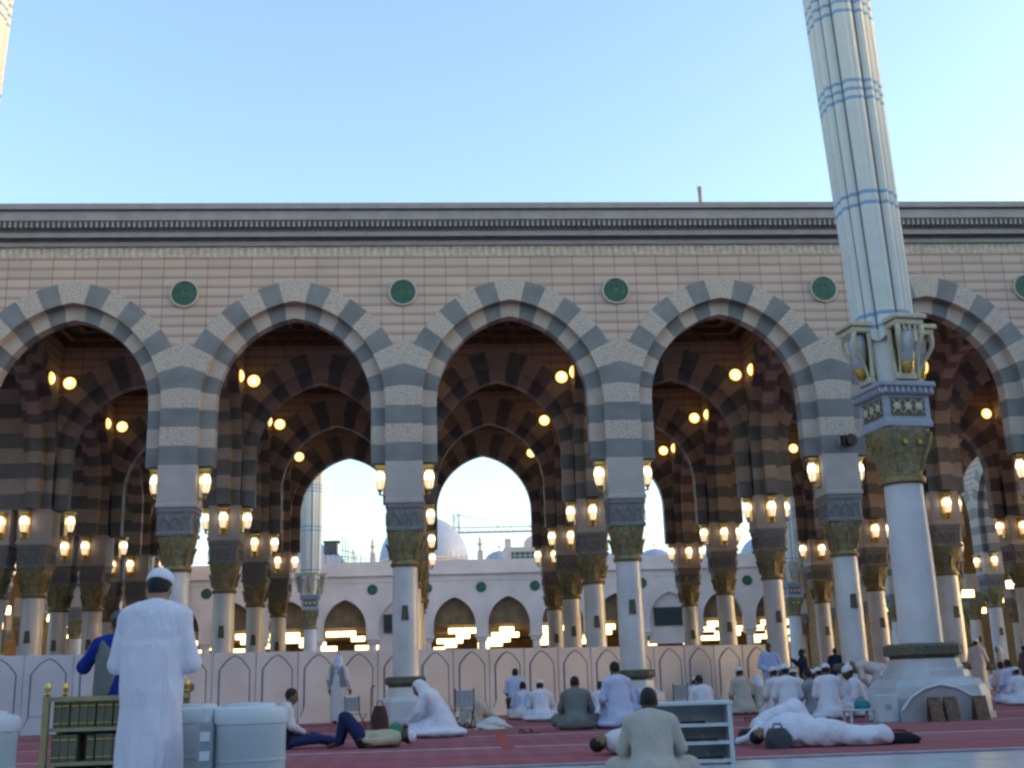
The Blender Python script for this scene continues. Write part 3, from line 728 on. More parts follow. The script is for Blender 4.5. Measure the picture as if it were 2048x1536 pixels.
o = thing('tower_crane', 'thin distant tower crane with a long level jib seen in the third arch', 'crane', (10.1, 150, 0))
b = MB()
for sx_ in (-.4, .4):
    for sy_ in (-.4, .4): b.box((sx_-.1, sy_-.1, 0), (sx_+.1, sy_+.1, 27.3))
zz = 12.0
while zz < 26.5:
    b.tube([(-.4, -.4, zz), (.4, -.4, zz+.8)], .06, 4); b.tube([(.4, -.4, zz+.8), (-.4, -.4, zz+1.6)], .06, 4); zz += 1.6
link('mast', b.mesh('mast', M_steel), o)
b = MB(); b.box((-4, -.5, 24.3), (16, -.35, 24.5)); b.box((-4, .35, 24.3), (16, .5, 24.5)); b.box((-1, -.07, 25.1), (16, .07, 25.25))
x = 0
while x < 16: b.tube([(x, -.42, 24.4), (x+.5, 0, 25.2), (x+1, -.42, 24.4)], .06, 4); x += 1
link('jib', b.mesh('jib', M_steel), o)
b = MB(); b.tube([(0, 0, 27.3), (7, 0, 25.2)], .05, 4); b.tube([(0, 0, 27.3), (13, 0, 25.2)], .05, 4); b.tube([(0, 0, 27.3), (-4, 0, 24.5)], .05, 4); link('stay_cables', b.mesh('stay_cables', M_steel), o)
b = MB(); b.box((-5, -.6, 23.6), (-3.6, .6, 24.6)); link('counterweight', b.mesh('counterweight', M_steel), o)
# side arcades of far courtyard, same striped style
me65 = arch_bay_mesh('arch_bay', 3.25)
def side_arcade(x, lab, sgn):
    o = thing('side_arcade', lab, 'arcade', (x, 0, 0))
    for j in range(6):
        yc = 24.0+6.5*j
        if yc > 58: continue
        link('arch_bay', me65, o, (0, yc, 0), R(90))
    for j in range(7):
        yc = 20.75+6.5*j
        if yc > 60: continue
        column(0, yc, o)
    b = MB(); b.box((-.6, 20.7, 13.001), (.6, 59.9, 14.2)); b.box((-.9, 20.7, 13.3), (.9, 59.9, 13.5)); link('cornice', b.mesh('cornice', M_cornice), o)
    b = MB(); b.box((0.6, 20.7, 12.5), (16, 59.9, 13.0)); b.box((16, 20.7, 0), (16.3, 59.9, 13)); b.box((.6, 59.6, 0), (16, 59.9, 12.5))
    link('aisle', b.mesh('aisle', mat('warm_aisle', (.42, .30, .18), .8, var=.15)), o, (0, 0, 0), 0, (sgn, 1, 1))
    for j in range(6):
        for xi in (5, 11): column(xi*sgn, 20.75+6.5*j, o)
        link('light_box', pme, o, (3*sgn, 24+6.5*j, 5.6)); link('light_box', pme, o, (8*sgn, 24+6.5*j, 5.6)); link('light_box', pme, o, (13*sgn, 24+6.5*j, 5.6))
    return o
side_arcade(-12.6, 'striped arcade receding along the left side of the far courtyard', -1)
def wing(x, y, rz, n, lab):
    o = thing('courtyard_wing', lab, 'arcade', (x, y, 0), rz)
    for j in range(n): link('arch_bay', bay_me, o, (6*j+3, 0, 0))
    for j in range(n+1): column(6*j, 0, o)
    b = MB(); b.box((0, -.49, 13.001), (6*n, 7, 14.1)); b.box((0, -.9, 13.3), (6*n, -.49, 13.5)); b.box((0, -1.0, 13.8), (6*n, -.49, 14.29)); b.box((0, 6.7, 0), (6*n, 7, 13))
    link('roof', b.mesh('roof', M_cornice), o)
wing(36.6, -1.0, R(-90), 11, 'striped arcade wing closing the near courtyard on the right, outside the photo')
wing(-22.6, -67.0, R(90), 11, 'striped arcade wing closing the near courtyard on the left, outside the photo')
wing(36.6, -67.6, R(180), 10, 'striped arcade wing closing the near courtyard behind the viewer')
side_arcade(35.4, 'striped pale arcade receding along the right side of the far courtyard', 1)
for j, nm in enumerate(('first', 'second', 'third')):
    lantern(35.4-.505, 20.75+6.5*j, 6.7, R(-90), f'lantern facing the courtyard on the {nm} pier of the far right arcade')
    lantern(35.4, 20.75+6.5*j+.505, 6.7, R(180), f'lantern on the far side of the {nm} pier of the far right arcade')
    lantern(35.4, 20.75+6.5*j-.505, 6.7, 0, f'lantern on the near side of the {nm} pier of the far right arcade')

# ------------------------------------------------------------------ figures: signed distance bodies turned into one surface
def smin(a, b, k):
    h = np.clip(.5+.5*(b-a)/k, 0, 1); return b+(a-b)*h-k*h*(1-h)
def d_cap(P, a, b, ra, rb):
    a = np.array(a, float); b = np.array(b, float); ba = b-a; L2 = max(ba@ba, 1e-9)
    t = np.clip(((P-a)@ba)/L2, 0, 1)
    return np.linalg.norm(P-a-t[..., None]*ba, axis=-1)-(ra+(rb-ra)*t)
def d_ell(P, c, r, M=None):
    q = P-np.array(c, float)
    if M is not None: q = q@M
    r = np.array(r, float); k0 = np.linalg.norm(q/r, axis=-1); k1 = np.linalg.norm(q/(r*r), axis=-1)
    return k0*(k0-1)/np.maximum(k1, 1e-6)
def d_skirt(P, zt, zb, rt_, rb_, nf=0, amp=0.0, ph=0.0, cy=0.0):
    z = np.clip((zt-P[..., 2])/(zt-zb), 0, 1)
    th = np.arctan2(P[..., 1]-cy, P[..., 0])
    f = 1+amp*z*np.sin(nf*th+ph+2.2*np.sin(2*th+ph)+3*z)
    rx = (rt_[0]+(rb_[0]-rt_[0])*z**.8)*f; ry = (rt_[1]+(rb_[1]-rt_[1])*z**.8)*f
    d = (np.sqrt((P[..., 0]/rx)**2+((P[..., 1]-cy)/ry)**2)-1)*np.minimum(rx, ry)
    return np.maximum(d, np.maximum(P[..., 2]-zt, zb-P[..., 2]))
def nets(D, org, h):
    I = D < 0; nx, ny, nz = D.shape
    c = np.zeros((nx-1, ny-1, nz-1), np.int8)
    for i in (0, 1):
        for j in (0, 1):
            for k in (0, 1): c += I[i:nx-1+i, j:ny-1+j, k:nz-1+k]
    act = (c > 0) & (c < 8); ids = -np.ones(act.shape, int); n = int(act.sum()); ids[act] = np.arange(n)
    A = np.argwhere(act); acc = np.zeros((n, 3)); cnt = np.zeros(n)
    cor = [(i, j, k) for i in (0, 1) for j in (0, 1) for k in (0, 1)]
    for a in cor:
        for ax in range(3):
            if a[ax]: continue
            b_ = list(a); b_[ax] = 1
            da = D[A[:, 0]+a[0], A[:, 1]+a[1], A[:, 2]+a[2]]; db = D[A[:, 0]+b_[0], A[:, 1]+b_[1], A[:, 2]+b_[2]]
            m = (da < 0) != (db < 0); t = np.where(m, da/np.where(m, da-db, 1), 0)
            p = np.tile(np.array(a, float), (n, 1)); p[:, ax] += t
            acc[m] += p[m]; cnt[m] += 1
    V = (A+acc/cnt[:, None])*h+org; F = []
    for ax in range(3):
        o1, o2 = (ax+1) % 3, (ax+2) % 3
        s0 = [slice(None)]*3; s1 = [slice(None)]*3; s0[ax] = slice(0, -1); s1[ax] = slice(1, None)
        ch = I[tuple(s0)] != I[tuple(s1)]
        E = np.argwhere(ch); E = E[(E[:, o1] > 0) & (E[:, o2] > 0) & (E[:, o1] < D.shape[o1]-1) & (E[:, o2] < D.shape[o2]-1)]
        if not len(E): continue
        q = []
        for u, v in ((-1, -1), (0, -1), (0, 0), (-1, 0)):
            e = E.copy(); e[:, o1] += u; e[:, o2] += v; q.append(ids[e[:, 0], e[:, 1], e[:, 2]])
        q = np.stack(q, 1); fl = ~I[E[:, 0], E[:, 1], E[:, 2]]; q[fl] = q[fl][:, ::-1]; F.append(q)
    return V, np.concatenate(F)
def bounds(pr):
    lo = np.full(3, 9e9); hi = -lo
    for p in pr:
        if p[0] == 'c': pts = [(np.array(p[1]), max(p[3:5])), (np.array(p[2]), max(p[3:5]))]
        elif p[0] == 'e': pts = [(np.array(p[1]), max(p[2]))]
        elif p[0] == 's':
            rx, ry = max(p[3][0], p[4][0])*1.15, max(p[3][1], p[4][1])*1.15; cy = p[8]
            lo = np.minimum(lo, [-rx, cy-ry, p[2]]); hi = np.maximum(hi, [rx, cy+ry, p[1]]); continue
        for c, r in pts: lo = np.minimum(lo, c-r); hi = np.maximum(hi, c+r)
    return lo, hi
def sdf_mesh(name, pr, k, h, m, cut=None, wr=0.0, extra=None, floor=True, seed=0):
    lo, hi = bounds(pr); lo = lo-3*h-k*.3; hi = hi+3*h+k*.3
    if floor: lo[2] = max(lo[2], -3*h)
    n = np.ceil((hi-lo)/h).astype(int)+1
    g = np.stack(np.meshgrid(*[lo[i]+h*np.arange(n[i]) for i in range(3)], indexing='ij'), -1)
    D = None
    for p in pr:
        if p[0] == 'c': d = d_cap(g, *p[1:5]); kk = p[5] if len(p) > 5 else k
        elif p[0] == 'e': d = d_ell(g, p[1], p[2], p[3] if len(p) > 3 else None); kk = p[4] if len(p) > 4 else k
        else: d = d_skirt(g, *p[1:]); kk = k
        D = d if D is None else smin(D, d, kk)
    if wr:
        x, y, z = g[..., 0], g[..., 1], g[..., 2]; s = seed*1.7
        D = D+wr*(np.sin(17*x+9*z+s+2*np.sin(7*y+5*z))*.6+np.sin(23*y-11*z+2*s+1.5*np.sin(9*x))*.4+.5*np.sin(37*(x+y)*.7+13*z+s))
    if cut is not None: D = np.maximum(D, cut(g))
    if floor: D = np.maximum(D, .004-g[..., 2])
    V, F = nets(D, lo, h)
    vs = [tuple(v) for v in V]; fs = [tuple(int(i) for i in f) for f in F]
    b = MB(); b.v = vs; b.f = fs; b.m = [0]*len(fs)
    if extra: extra(b)
    return b.mesh(name, m, 180)
def cloth(name, c, v=.05): return mat('cloth_'+name, c, .92, var=v, vscale=6, bump=.12, bscale=14, spec=.15, fold=.5)
SKIN = {'brown': mat('skin_brown', (.20, .105, .065), .6, var=.1, vscale=9), 'dark': mat('skin_dark', (.06, .032, .022), .55, var=.1, vscale=9), 'tan': mat('skin_tan', (.30, .17, .11), .6, var=.1, vscale=9)}
M_hair = mat('black_hair', (.012, .010, .009), .65, var=.3, vscale=40, bump=.6, bscale=60)
M_eye = mat('eye', (.55, .52, .5), .2, var=0)
CL = {'white': cloth('white', (.62, .62, .70)), 'offwhite': cloth('offwhite', (.58, .57, .58)), 'blue_white': cloth('blue_white', (.46, .50, .68)), 'sky': cloth('sky', (.36, .42, .66)), 'beige': cloth('beige', (.42, .39, .34)), 'cream': cloth('cream', (.42, .37, .26)),
      'olive': cloth('olive', (.15, .165, .16)), 'grey': cloth('grey', (.24, .245, .27)), 'navy': cloth('navy', (.02, .028, .09)), 'royal': cloth('royal', (.010, .028, .21)), 'jeans': cloth('jeans', (.03, .045, .14)), 'black': cloth('black', (.02, .02, .024)), 'trouser': cloth('trouser', (.10, .10, .12)), 'pinkish': cloth('pinkish', (.52, .46, .46)), 'seat_grey': cloth('seat_grey', (.33, .34, .36))}
POSE = {
 'stand': dict(pel=(0, 0, .95), che=(0, .0, 1.30), nec=(0, .0, 1.47), hea=(0, .03, 1.62), sho=(.18, -.0, 1.42), hip=(.09, 0, .92), kne=(.10, .02, .5), ank=(.10, -.02, .08), toe=(.12, .15, .035), elb=(.27, -.03, 1.14), wri=(.28, .08, .9)),
 'pray': dict(pel=(0, 0, .95), che=(0, .0, 1.30), nec=(0, .02, 1.47), hea=(0, .075, 1.605), sho=(.165, .0, 1.41), hip=(.09, 0, .92), kne=(.10, .02, .5), ank=(.10, -.02, .08), toe=(.12, .15, .035), elb=(.245, .04, 1.11), wri=(.07, .25, 1.14)),
 'clasp': dict(pel=(0, 0, .95), che=(0, .0, 1.30), nec=(0, .0, 1.47), hea=(0, .03, 1.62), sho=(.18, -.0, 1.42), hip=(.09, 0, .92), kne=(.10, .02, .5), ank=(.10, -.02, .08), toe=(.13, .15, .035), elb=(.29, .0, 1.15), wri=(.05, .23, 1.0)),
 'phone': dict(pel=(0, 0, .95), che=(0, .0, 1.30), nec=(0, .0, 1.47), hea=(0, .03, 1.62), sho=(.18, -.0, 1.42), hip=(.09, 0, .92), kne=(.10, .02, .5), ank=(.10, -.02, .08), toe=(.12, .15, .035), elb=(.30, .12, 1.22), wri=(.20, .30, 1.38)),
 'sit': dict(pel=(0, 0, .13), che=(0, .07, .47), nec=(0, .12, .63), hea=(0, .18, .77), sho=(.18, .09, .58), hip=(.1, .02, .13), kne=(.34, .30, .15), ank=(-.06, .36, .07), toe=(-.18, .32, .05), elb=(.27, .15, .34), wri=(.16, .33, .24)),
 'kneel': dict(pel=(0, -.05, .27), che=(0, .03, .60), nec=(0, .06, .77), hea=(0, .10, .92), sho=(.18, .03, .72), hip=(.1, -.02, .26), kne=(.15, .38, .09), ank=(.1, -.12, .08), toe=(.1, -.27, .05), elb=(.26, .06, .46), wri=(.15, .28, .31)),
 'lean': dict(pel=(0, -.08, .24), che=(0, .10, .52), nec=(0, .22, .65), hea=(0, .33, .74), sho=(.18, .16, .62), hip=(.1, -.04, .24), kne=(.17, .36, .09), ank=(.1, -.14, .08), toe=(.1, -.28, .05), elb=(.27, .28, .38), wri=(.16, .46, .22)),
 'sujud': dict(pel=(0, -.08, .47), che=(0, .30, .32), nec=(0, .50, .21), hea=(0, .62, .13), sho=(.18, .44, .25), hip=(.1, -.06, .44), kne=(.14, .04, .08), ank=(.1, -.40, .08), toe=(.1, -.46, .03), elb=(.33, .56, .12), wri=(.24, .76, .05)),
 'bow': dict(pel=(0, -.15, .93), che=(0, .19, 1.03), nec=(0, .38, 1.07), hea=(0, .52, 1.06), sho=(.18, .32, 1.04), hip=(.09, -.12, .9), kne=(.1, -.04, .5), ank=(.1, -.02, .08), toe=(.11, .15, .035), elb=(.24, .28, .77), wri=(.13, .12, .55)),
 'chair': dict(pel=(0, 0, .52), che=(0, .03, .86), nec=(0, .04, 1.03), hea=(0, .07, 1.18), sho=(.18, .03, .98), hip=(.1, .02, .51), kne=(.16, .42, .48), ank=(.15, .38, .08), toe=(.16, .54, .035), elb=(.27, .06, .70), wri=(.17, .29, .58)),
 'legsout': dict(pel=(0, 0, .12), che=(0, .0, .47), nec=(0, .05, .64), hea=(0, .11, .78), sho=(.18, .03, .59), hip=(.1, .02, .12), kne=(.11, .45, .15), ank=(.1, .86, .07), toe=(.12, .92, .18), elb=(.27, .08, .34), wri=(.16, .28, .24)),
 'kneesup': dict(pel=(0, 0, .11), che=(0, -.36, .12), nec=(0, -.53, .14), hea=(0, -.68, .15), sho=(.18, -.48, .12), hip=(.1, .02, .12), kne=(.11, .32, .47), ank=(.1, .42, .08), toe=(.11, .58, .03), elb=(.30, -.26, .09), wri=(.22, -.03, .12)),
 'lie': dict(pel=(0, 0, .13), che=(0, -.36, .16), nec=(0, -.54, .16), hea=(0, -.69, .15), sho=(.18, -.49, .15), hip=(.09, .02, .13), kne=(.12, .40, .17), ank=(.09, .82, .08), toe=(.12, .86, .16), elb=(.28, -.26, .12), wri=(.14, -.06, .22)),
}
def person(label, loc, rz, pose='stand', sc_=1.0, robe='white', bottom=None, skin='brown', head='hair', head_col='white', h=.022, vest=None, group=None, beard=False, wr=.006, spread=0.0, eyes=False, nf=11, seed=1, thin=1.0, heap=False):
    root = thing('person', label, 'person', loc, rz, group)
    root.scale = (sc_, sc_, sc_)
    J = POSE[pose]; V = lambda n, s=1: np.array([J[n][0]*s, J[n][1], J[n][2]])
    pel, che, nec, hea = V('pel'), V('che'), V('nec'), V('hea')
    upv = hea-nec; upv /= np.linalg.norm(upv)
    lying = pose in ('lie', 'kneesup')
    ref = np.array([0, 0, 1.]) if lying else (np.array([0, 0.35, -1.]) if pose == 'sujud' else np.array([0, 1., 0]))
    fwd = ref-upv*(ref@upv); fwd /= np.linalg.norm(fwd); rgt = np.cross(fwd, upv)
    if not lying and pose not in ('sujud', 'bow'):
        upv = .55*upv+.45*np.array([0, 0, 1.]); upv /= np.linalg.norm(upv); fwd = ref-upv*(ref@upv); fwd /= np.linalg.norm(fwd); rgt = np.cross(fwd, upv)
    M = np.stack([rgt, fwd, upv], 1); H = lambda x, y, z: hea+rgt*x+fwd*y+upv*z
    t = thin
    # ---- body (one skin surface)
    pr = [('e', H(0, -.008, .025), (.075, .095, .098), M, .02), ('e', H(0, .028, -.045), (.058, .068, .075), M, .04), ('c', H(0, .088, .005), H(0, .112, -.03), .010, .016, .012), ('c', H(-.025, .09, -.065), H(.025, .09, -.065), .010, .010, .015),
          ('c', H(-.05, .078, .03), H(.05, .078, .03), .014, .014, .02), ('e', H(.077, -.005, -.012), (.012, .022, .034), M, .012), ('e', H(-.077, -.005, -.012), (.012, .022, .034), M, .012)]
    pr += [('c', nec-(nec-che)*.1, hea-upv*.05-fwd*.01, .062, .056, .03), ('c', che-(nec-che)*.05, pel, .105*t, .11*t, .05), ('c', V('sho'), V('sho', -1), .06, .06, .05)]
    for s in (1, -1):
        sh, el, wri, hi, kn, an, to = (V(n, s) for n in ('sho', 'elb', 'wri', 'hip', 'kne', 'ank', 'toe'))
        hd = wri-el; hd /= np.linalg.norm(hd)
        pr += [('c', sh, el, .055*t, .042*t, .03), ('c', el, wri, .042*t, .028, .02), ('c', wri, wri+hd*.075, .03, .034, .02), ('c', hi, kn, .085*t, .06*t, .04), ('c', kn, an, .058*t, .04, .03), ('c', an, to, .042, .03, .02)]
    def fingers(b):
        for s in (1, -1):
            el, wri = V('elb', s), V('wri', s); hd = Vector(wri-el).normalized()
            nrm = Vector((0, 0, 1)).cross(hd); nrm = nrm.normalized() if nrm.length > .1 else Vector((1, 0, 0))
            pn = hd.cross(nrm).normalized(); curl = -pn if pn.z > 0 else pn
            if lying or pose == 'sujud': curl = Vector((0, 0, -1))
            base = Vector(wri)+hd*.08
            for i, ln in enumerate((.070, .080, .076, .06)):
                o = nrm*(-.027+.018*i)
                p0 = base+o; p1 = p0+hd*ln*.45+curl*.006; p2 = p1+hd*ln*.3+curl*.014; p3 = p2+hd*ln*.22+curl*.02
                b.tube([tuple(p0-hd*.02), tuple(p1), tuple(p2), tuple(p3)], [.0095, .009, .008, .006], 6)
            q0 = Vector(wri)+hd*.03-nrm*.03*s; q1 = q0-nrm*.025*s+hd*.03; q2 = q1+hd*.032+curl*.006
            b.tube([tuple(q0), tuple(q1), tuple(q2)], [.012, .0105, .007], 6)
    link('body', sdf_mesh('body', pr, .03, min(h, .017), SKIN[skin], extra=fingers), root)
    # ---- robe or shirt
    stand = pose in ('stand', 'pray', 'clasp', 'phone')
    rp_ = [('c', V('sho')+[0, 0, -.015], V('sho', -1)+[0, 0, -.015], .082, .082), ('c', che+rgt*.07, pel+rgt*.06, .125*t, .13*t), ('c', che-rgt*.07, pel-rgt*.06, .125*t, .13*t), ('c', nec-(nec-che)*.25, nec+(hea-nec)*.05, .09, .066), ('c', che+(nec-che)*.35, pel, .135*t, .15*t), ('c', V('sho')*[.55, 1, 1]+[0, 0, .02], V('sho', -1)*[.55, 1, 1]+[0, 0, .02], .088, .088)]
    for s in (1, -1):
        sh, el, wri, hi, kn, an = (V(n, s) for n in ('sho', 'elb', 'wri', 'hip', 'kne', 'ank'))
        rp_ += [('c', sh, el, .072*t, .062*t, .03), ('c', el, el+(wri-el)*.93, .062*t, .048, .025)]
        if not stand and not bottom:
            rp_ += [('c', hi, kn, .125, .105), ('c', kn, kn+(an-kn)*.85, .10, .08)]
    if stand and not bottom: rp_.append(('s', 1.22, .09, (.175*t, .14*t), (.225*t, .19*t), nf, .05, seed, -.005))
    if stand and bottom: rp_.append(('s', 1.12, .80, (.18*t, .135*t), (.185*t, .15*t), 7, .03, seed, 0.0))
    if pose == 'bow' and not bottom: rp_ += [('c', pel, (0, -.08, .55), .17, .17), ('c', (.04, -.06, .6), (.05, -.03, .14), .16, .16), ('c', (-.04, -.06, .6), (-.05, -.03, .14), .16, .16)]
    if pose in ('sit', 'kneel', 'lean', 'legsout') and not bottom:
        rp_ += [('e', (0, .08 if pose != 'lean' else .02, .07), (.36+spread, .36+spread*.7, .10)), ('e', (0, -.08, .14), (.24, .2, .15))]
    if pose == 'sujud' and not bottom: rp_ += [('e', (0, -.10, .28), (.19, .24, .26)), ('c', (0, .1, .22), (0, -.2, .18), .15, .16)]
    if pose == 'lie': rp_ += [('e', (0, .15, .12), (.24+spread, .5, .14)), ('e', (0, -.3, .14), (.24+spread*.5, .3, .17)), ('c', (0, .4, .12), (0, .98, .12), .15, .145)]
    if heap: rp_ += [('e', (0, -.22, .2), (.30, .40, .25)), ('e', (.04, .2, .17), (.3, .38, .20)), ('e', (0, .62, .1), (.24, .4, .13))]
    cutf = None
    link('robe' if not bottom else 'shirt', sdf_mesh('robe', rp_, .06 if not stand else .05, h, CL[robe], wr=wr, seed=seed), root)
    if bottom:
        tp = [('c', pel+rgt*.05, pel-rgt*.05, .14*t, .14*t)]
        for s in (1, -1):
            hi, kn, an = (V(n, s) for n in ('hip', 'kne', 'ank')); tp += [('c', hi, kn, .105, .085), ('c', kn, kn+(an-kn)*.93, .083, .065)]
        link('trousers', sdf_mesh('trousers', tp, .045, h, CL[bottom], wr=wr*.7, seed=seed+3), root)
    if vest:
        vp = [('c', V('sho')*[.8, 1, 1], V('sho', -1)*[.8, 1, 1], .098, .098), ('c', che+rgt*.07, pel+rgt*.07+(che-pel)*.1, .145*t, .152*t), ('c', che-rgt*.07, pel-rgt*.07+(che-pel)*.1, .145*t, .152*t)]
        link('vest', sdf_mesh('vest', vp, .05, h, CL[vest], wr=wr*.5, seed=seed+5), root)
    # ---- head gear
    hh = min(h, .014)
    def hcut(a, b_):    # keep where not (front and low)
        def f(g):
            q = g-hea; return np.minimum((q@fwd)-a, b_-(q@upv)) if False else np.maximum(np.minimum((q@fwd)-a, b_-(q@upv)), -.085-(q@upv))
        return f
    if head in ('hair', 'cap'):
        link('hair', sdf_mesh('hair', [('e', H(0, -.014, .028), (.083, .098, .104), M)], .02, hh, M_hair, cut=hcut(.028, .055), floor=False), root)
    if head == 'cap':
        def cc(g): q = g-hea; return .028-(q@upv)-.15*(q@fwd)
        link('cap', sdf_mesh('cap', [('e', H(0, -.006, .035), (.090, .108, .102), M), ('e', H(0, -.006, .075), (.075, .09, .06), M)], .03, hh, CL[head_col], cut=cc, floor=False), root)
    if head == 'scarf':
        sp = [('e', H(0, -.012, .03), (.093, .11, .108), M), ('c', H(0, -.06, -.02), H(0, -.09, -.16), .085, .10), ('c', H(.07, -.03, -.05), H(.12, .0, -.19), .045, .05), ('c', H(-.07, -.03, -.05), H(-.12, .0, -.19), .045, .05)]
        def scf(g): q = g-hea; return np.minimum((q@fwd)-.035, .06-(q@upv))
        link('headscarf', sdf_mesh('headscarf', sp, .05, hh, CL[head_col], cut=scf, floor=False), root)
    if beard:
        link('beard', sdf_mesh('beard', [('e', H(0, .045, -.085), (.058, .055, .055), M)], .02, hh, M_hair, cut=lambda g: ((g-hea)@upv)+.055, floor=False), root)
    if eyes:
        b = MB()
        for s in (-1, 1): b.lathe([(.001, -.009), (.008, -.005), (.0095, 0), (.008, .005), (.001, .009)], tuple(H(.032*s, .083, .008)), 8)
        link('eyes', b.mesh('eyes', M_eye, 60), root)
    return root

# ------------------------------------------------------------------ near objects
def T(x, y, z=0.0): return (x, y, z)
CF = .018   # carpet top
# water drums
def drum(x, y, label, sc_=1.0):
    o = thing('water_drum', label, 'water cooler', (x, y, 0), 0, 'white water drums by the bookcase')
    b = MB(); b.lathe([(.205, 0), (.215, .02), (.22, .3), (.222, .56), (.225, .60), (.215, .62)], n=36)
    for z in (.2, .42): b.lathe([(.2215, z-.012), (.226, z), (.2215, z+.012)], n=36, cap=False)
    link('barrel', b.mesh('barrel', M_plast, 40), o)
    b = MB(); b.lathe([(.228, .61), (.234, .63), (.234, .67), (.22, .69), (.16, .70), (.15, .715), (.03, .72)], n=36); link('lid', b.mesh('lid', M_plastw, 40), o)
    o.scale = (1, 1, 1.12)
    b = MB(); b.tube([(0, -.22, .12), (0, -.27, .12), (0, -.285, .10), (0, -.285, .075)], [.016, .014, .014, .012], 8); b.box((-.008, -.28, .13), (.008, -.245, .16)); link('tap', b.mesh('tap', M_black, 50), o)
    return o
drum(5.67, -23.62, 'rightmost white water drum, right of the man in the long white robe')
drum(5.19, -22.95, 'white water drum half hidden behind the man in the long white robe')
drum(4.10, -23.75, 'white water drum at the left edge, left of the bookcase')
o = thing('cup_dispenser', 'narrow grey cup dispenser with pale labels between two water drums', 'cup dispenser', (5.44, -23.75, 0))
b = MB(); b.box((-.045, -.05, 0), (.045, .05, .70), bev=.012); link('housing', b.mesh('housing', mat('grey_plastic', (.22, .25, .27), .5, var=.08), 40), o)
b = MB(); b.box((-.03, -.056, 0), (.03, -.05, .055), bev=.002); me = b.mesh('label_plate', M_plastw)
for z in (.26, .37, .48, .59): link('label_plate', me, o, (0, 0, z))
b = MB(); b.lathe([(.03, .70), (.036, .78)], n=14); link('cup_stack', b.mesh('cup_stack', M_plastw, 50), o)
# bookcase with gilt frame
BX, BY = 3.56, -20.95
o = thing('bookcase', 'gilt bookcase with ball finials holding rows of bound books at the left', 'bookcase', (BX, BY, 0), R(-2))
b = MB()
for x in (0, 1.05):
    for y in (0, .42): b.box((x, y, 0), (x+.05, y+.05, .885))
b.box((.05, .01, .84), (1.05, .045, .88)); b.box((.05, .425, .84), (1.05, .46, .88)); b.box((.005, .05, .84), (.045, .42, .88)); b.box((1.055, .05, .84), (1.095, .42, .88))
link('frame', b.mesh('frame', mat('worn_gilt', (.30, .25, .13), .5, .35, var=.25, vscale=6)), o)
bs = MB(); bs.lathe([(.012, .885), (.028, .9), (.012, .915), (.03, .945), (.022, .975), (.006, 1.0)], n=12); fin = bs.mesh('finial', M_gold, 50)
for x in (.025, 1.075):
    for y in (.025, .445): link('finial', fin, o, (x, y, 0))
b = MB(); b.box((.05, .02, -.0), (1.05, .45, .03)); sh = b.mesh('shelf', mat('gilt_shelf', (.27, .24, .15), .5, .2, var=.2, vscale=5))
for z in (.06, .33, .60): link('shelf', sh, o, (0, 0, z))
b = MB(); b.box((.05, .22, .03), (1.05, .24, .86)); link('back_board', b.mesh('back_board', M_wood), o)
M_book = mat('book_cover', (.115, .105, .07), .5, var=.3, vscale=9, bump=.1); M_book2 = mat('book_cover_olive', (.10, .10, .055), .5, var=.3, vscale=9); M_pages = mat('book_pages', (.5, .46, .36), .8)
def book_mesh(w_, hh, m):
    b = MB(); b.box((0, 0, 0), (w_, .012, hh), bev=.003); b.box((.0, .012, 0), (.006, .16, hh)); b.box((w_-.006, .012, 0), (w_, .16, hh)); b.box((.007, .012, .006), (w_-.007, .155, hh-.006), 1)
    for z in (.03, .17): b.box((.004, -.002, z), (w_-.004, 0.0, z+.008), 2)
    return b.mesh('book', [m, M_pages, M_gold])
bk = [book_mesh(.068, .215, M_book), book_mesh(.06, .205, M_book2)]
rr_ = random.Random(4)
for zi, z in enumerate((.09, .36, .63)):
    x = .075
    while x < .96:
        if rr_.random() < .1: x += rr_.uniform(.03, .1)
        j = rr_.random() < .3
        p = Vector((x, .045+rr_.uniform(0, .015), z+.001)); p.rotate(Matrix.Rotation(R(-2), 3, 'Z'))
        thing('book', f'thick brown bound book in the row on the {["bottom", "middle", "top"][zi]} shelf of the gilt bookcase', 'book', (BX+p.x, BY+p.y, p.z), R(-2), f'books on the {["bottom", "middle", "top"][zi]} shelf', bk[int(j)])
        x += .071
# pale bundle and box beyond the bookcase
o = thing('storage_box', 'pale grey box standing behind the water drums beside the robed man', 'box', (5.35, -21.5, 0), R(4))
b = MB(); b.box((-.2, -.16, 0), (.2, .16, .70), bev=.02); link('box_body', b.mesh('box_body', M_plast), o)
b = MB(); b.box((-.215, -.175, .70), (.215, .175, .76), bev=.015); link('lid', b.mesh('lid', mat('grey_plastic', (.22, .25, .27))), o)
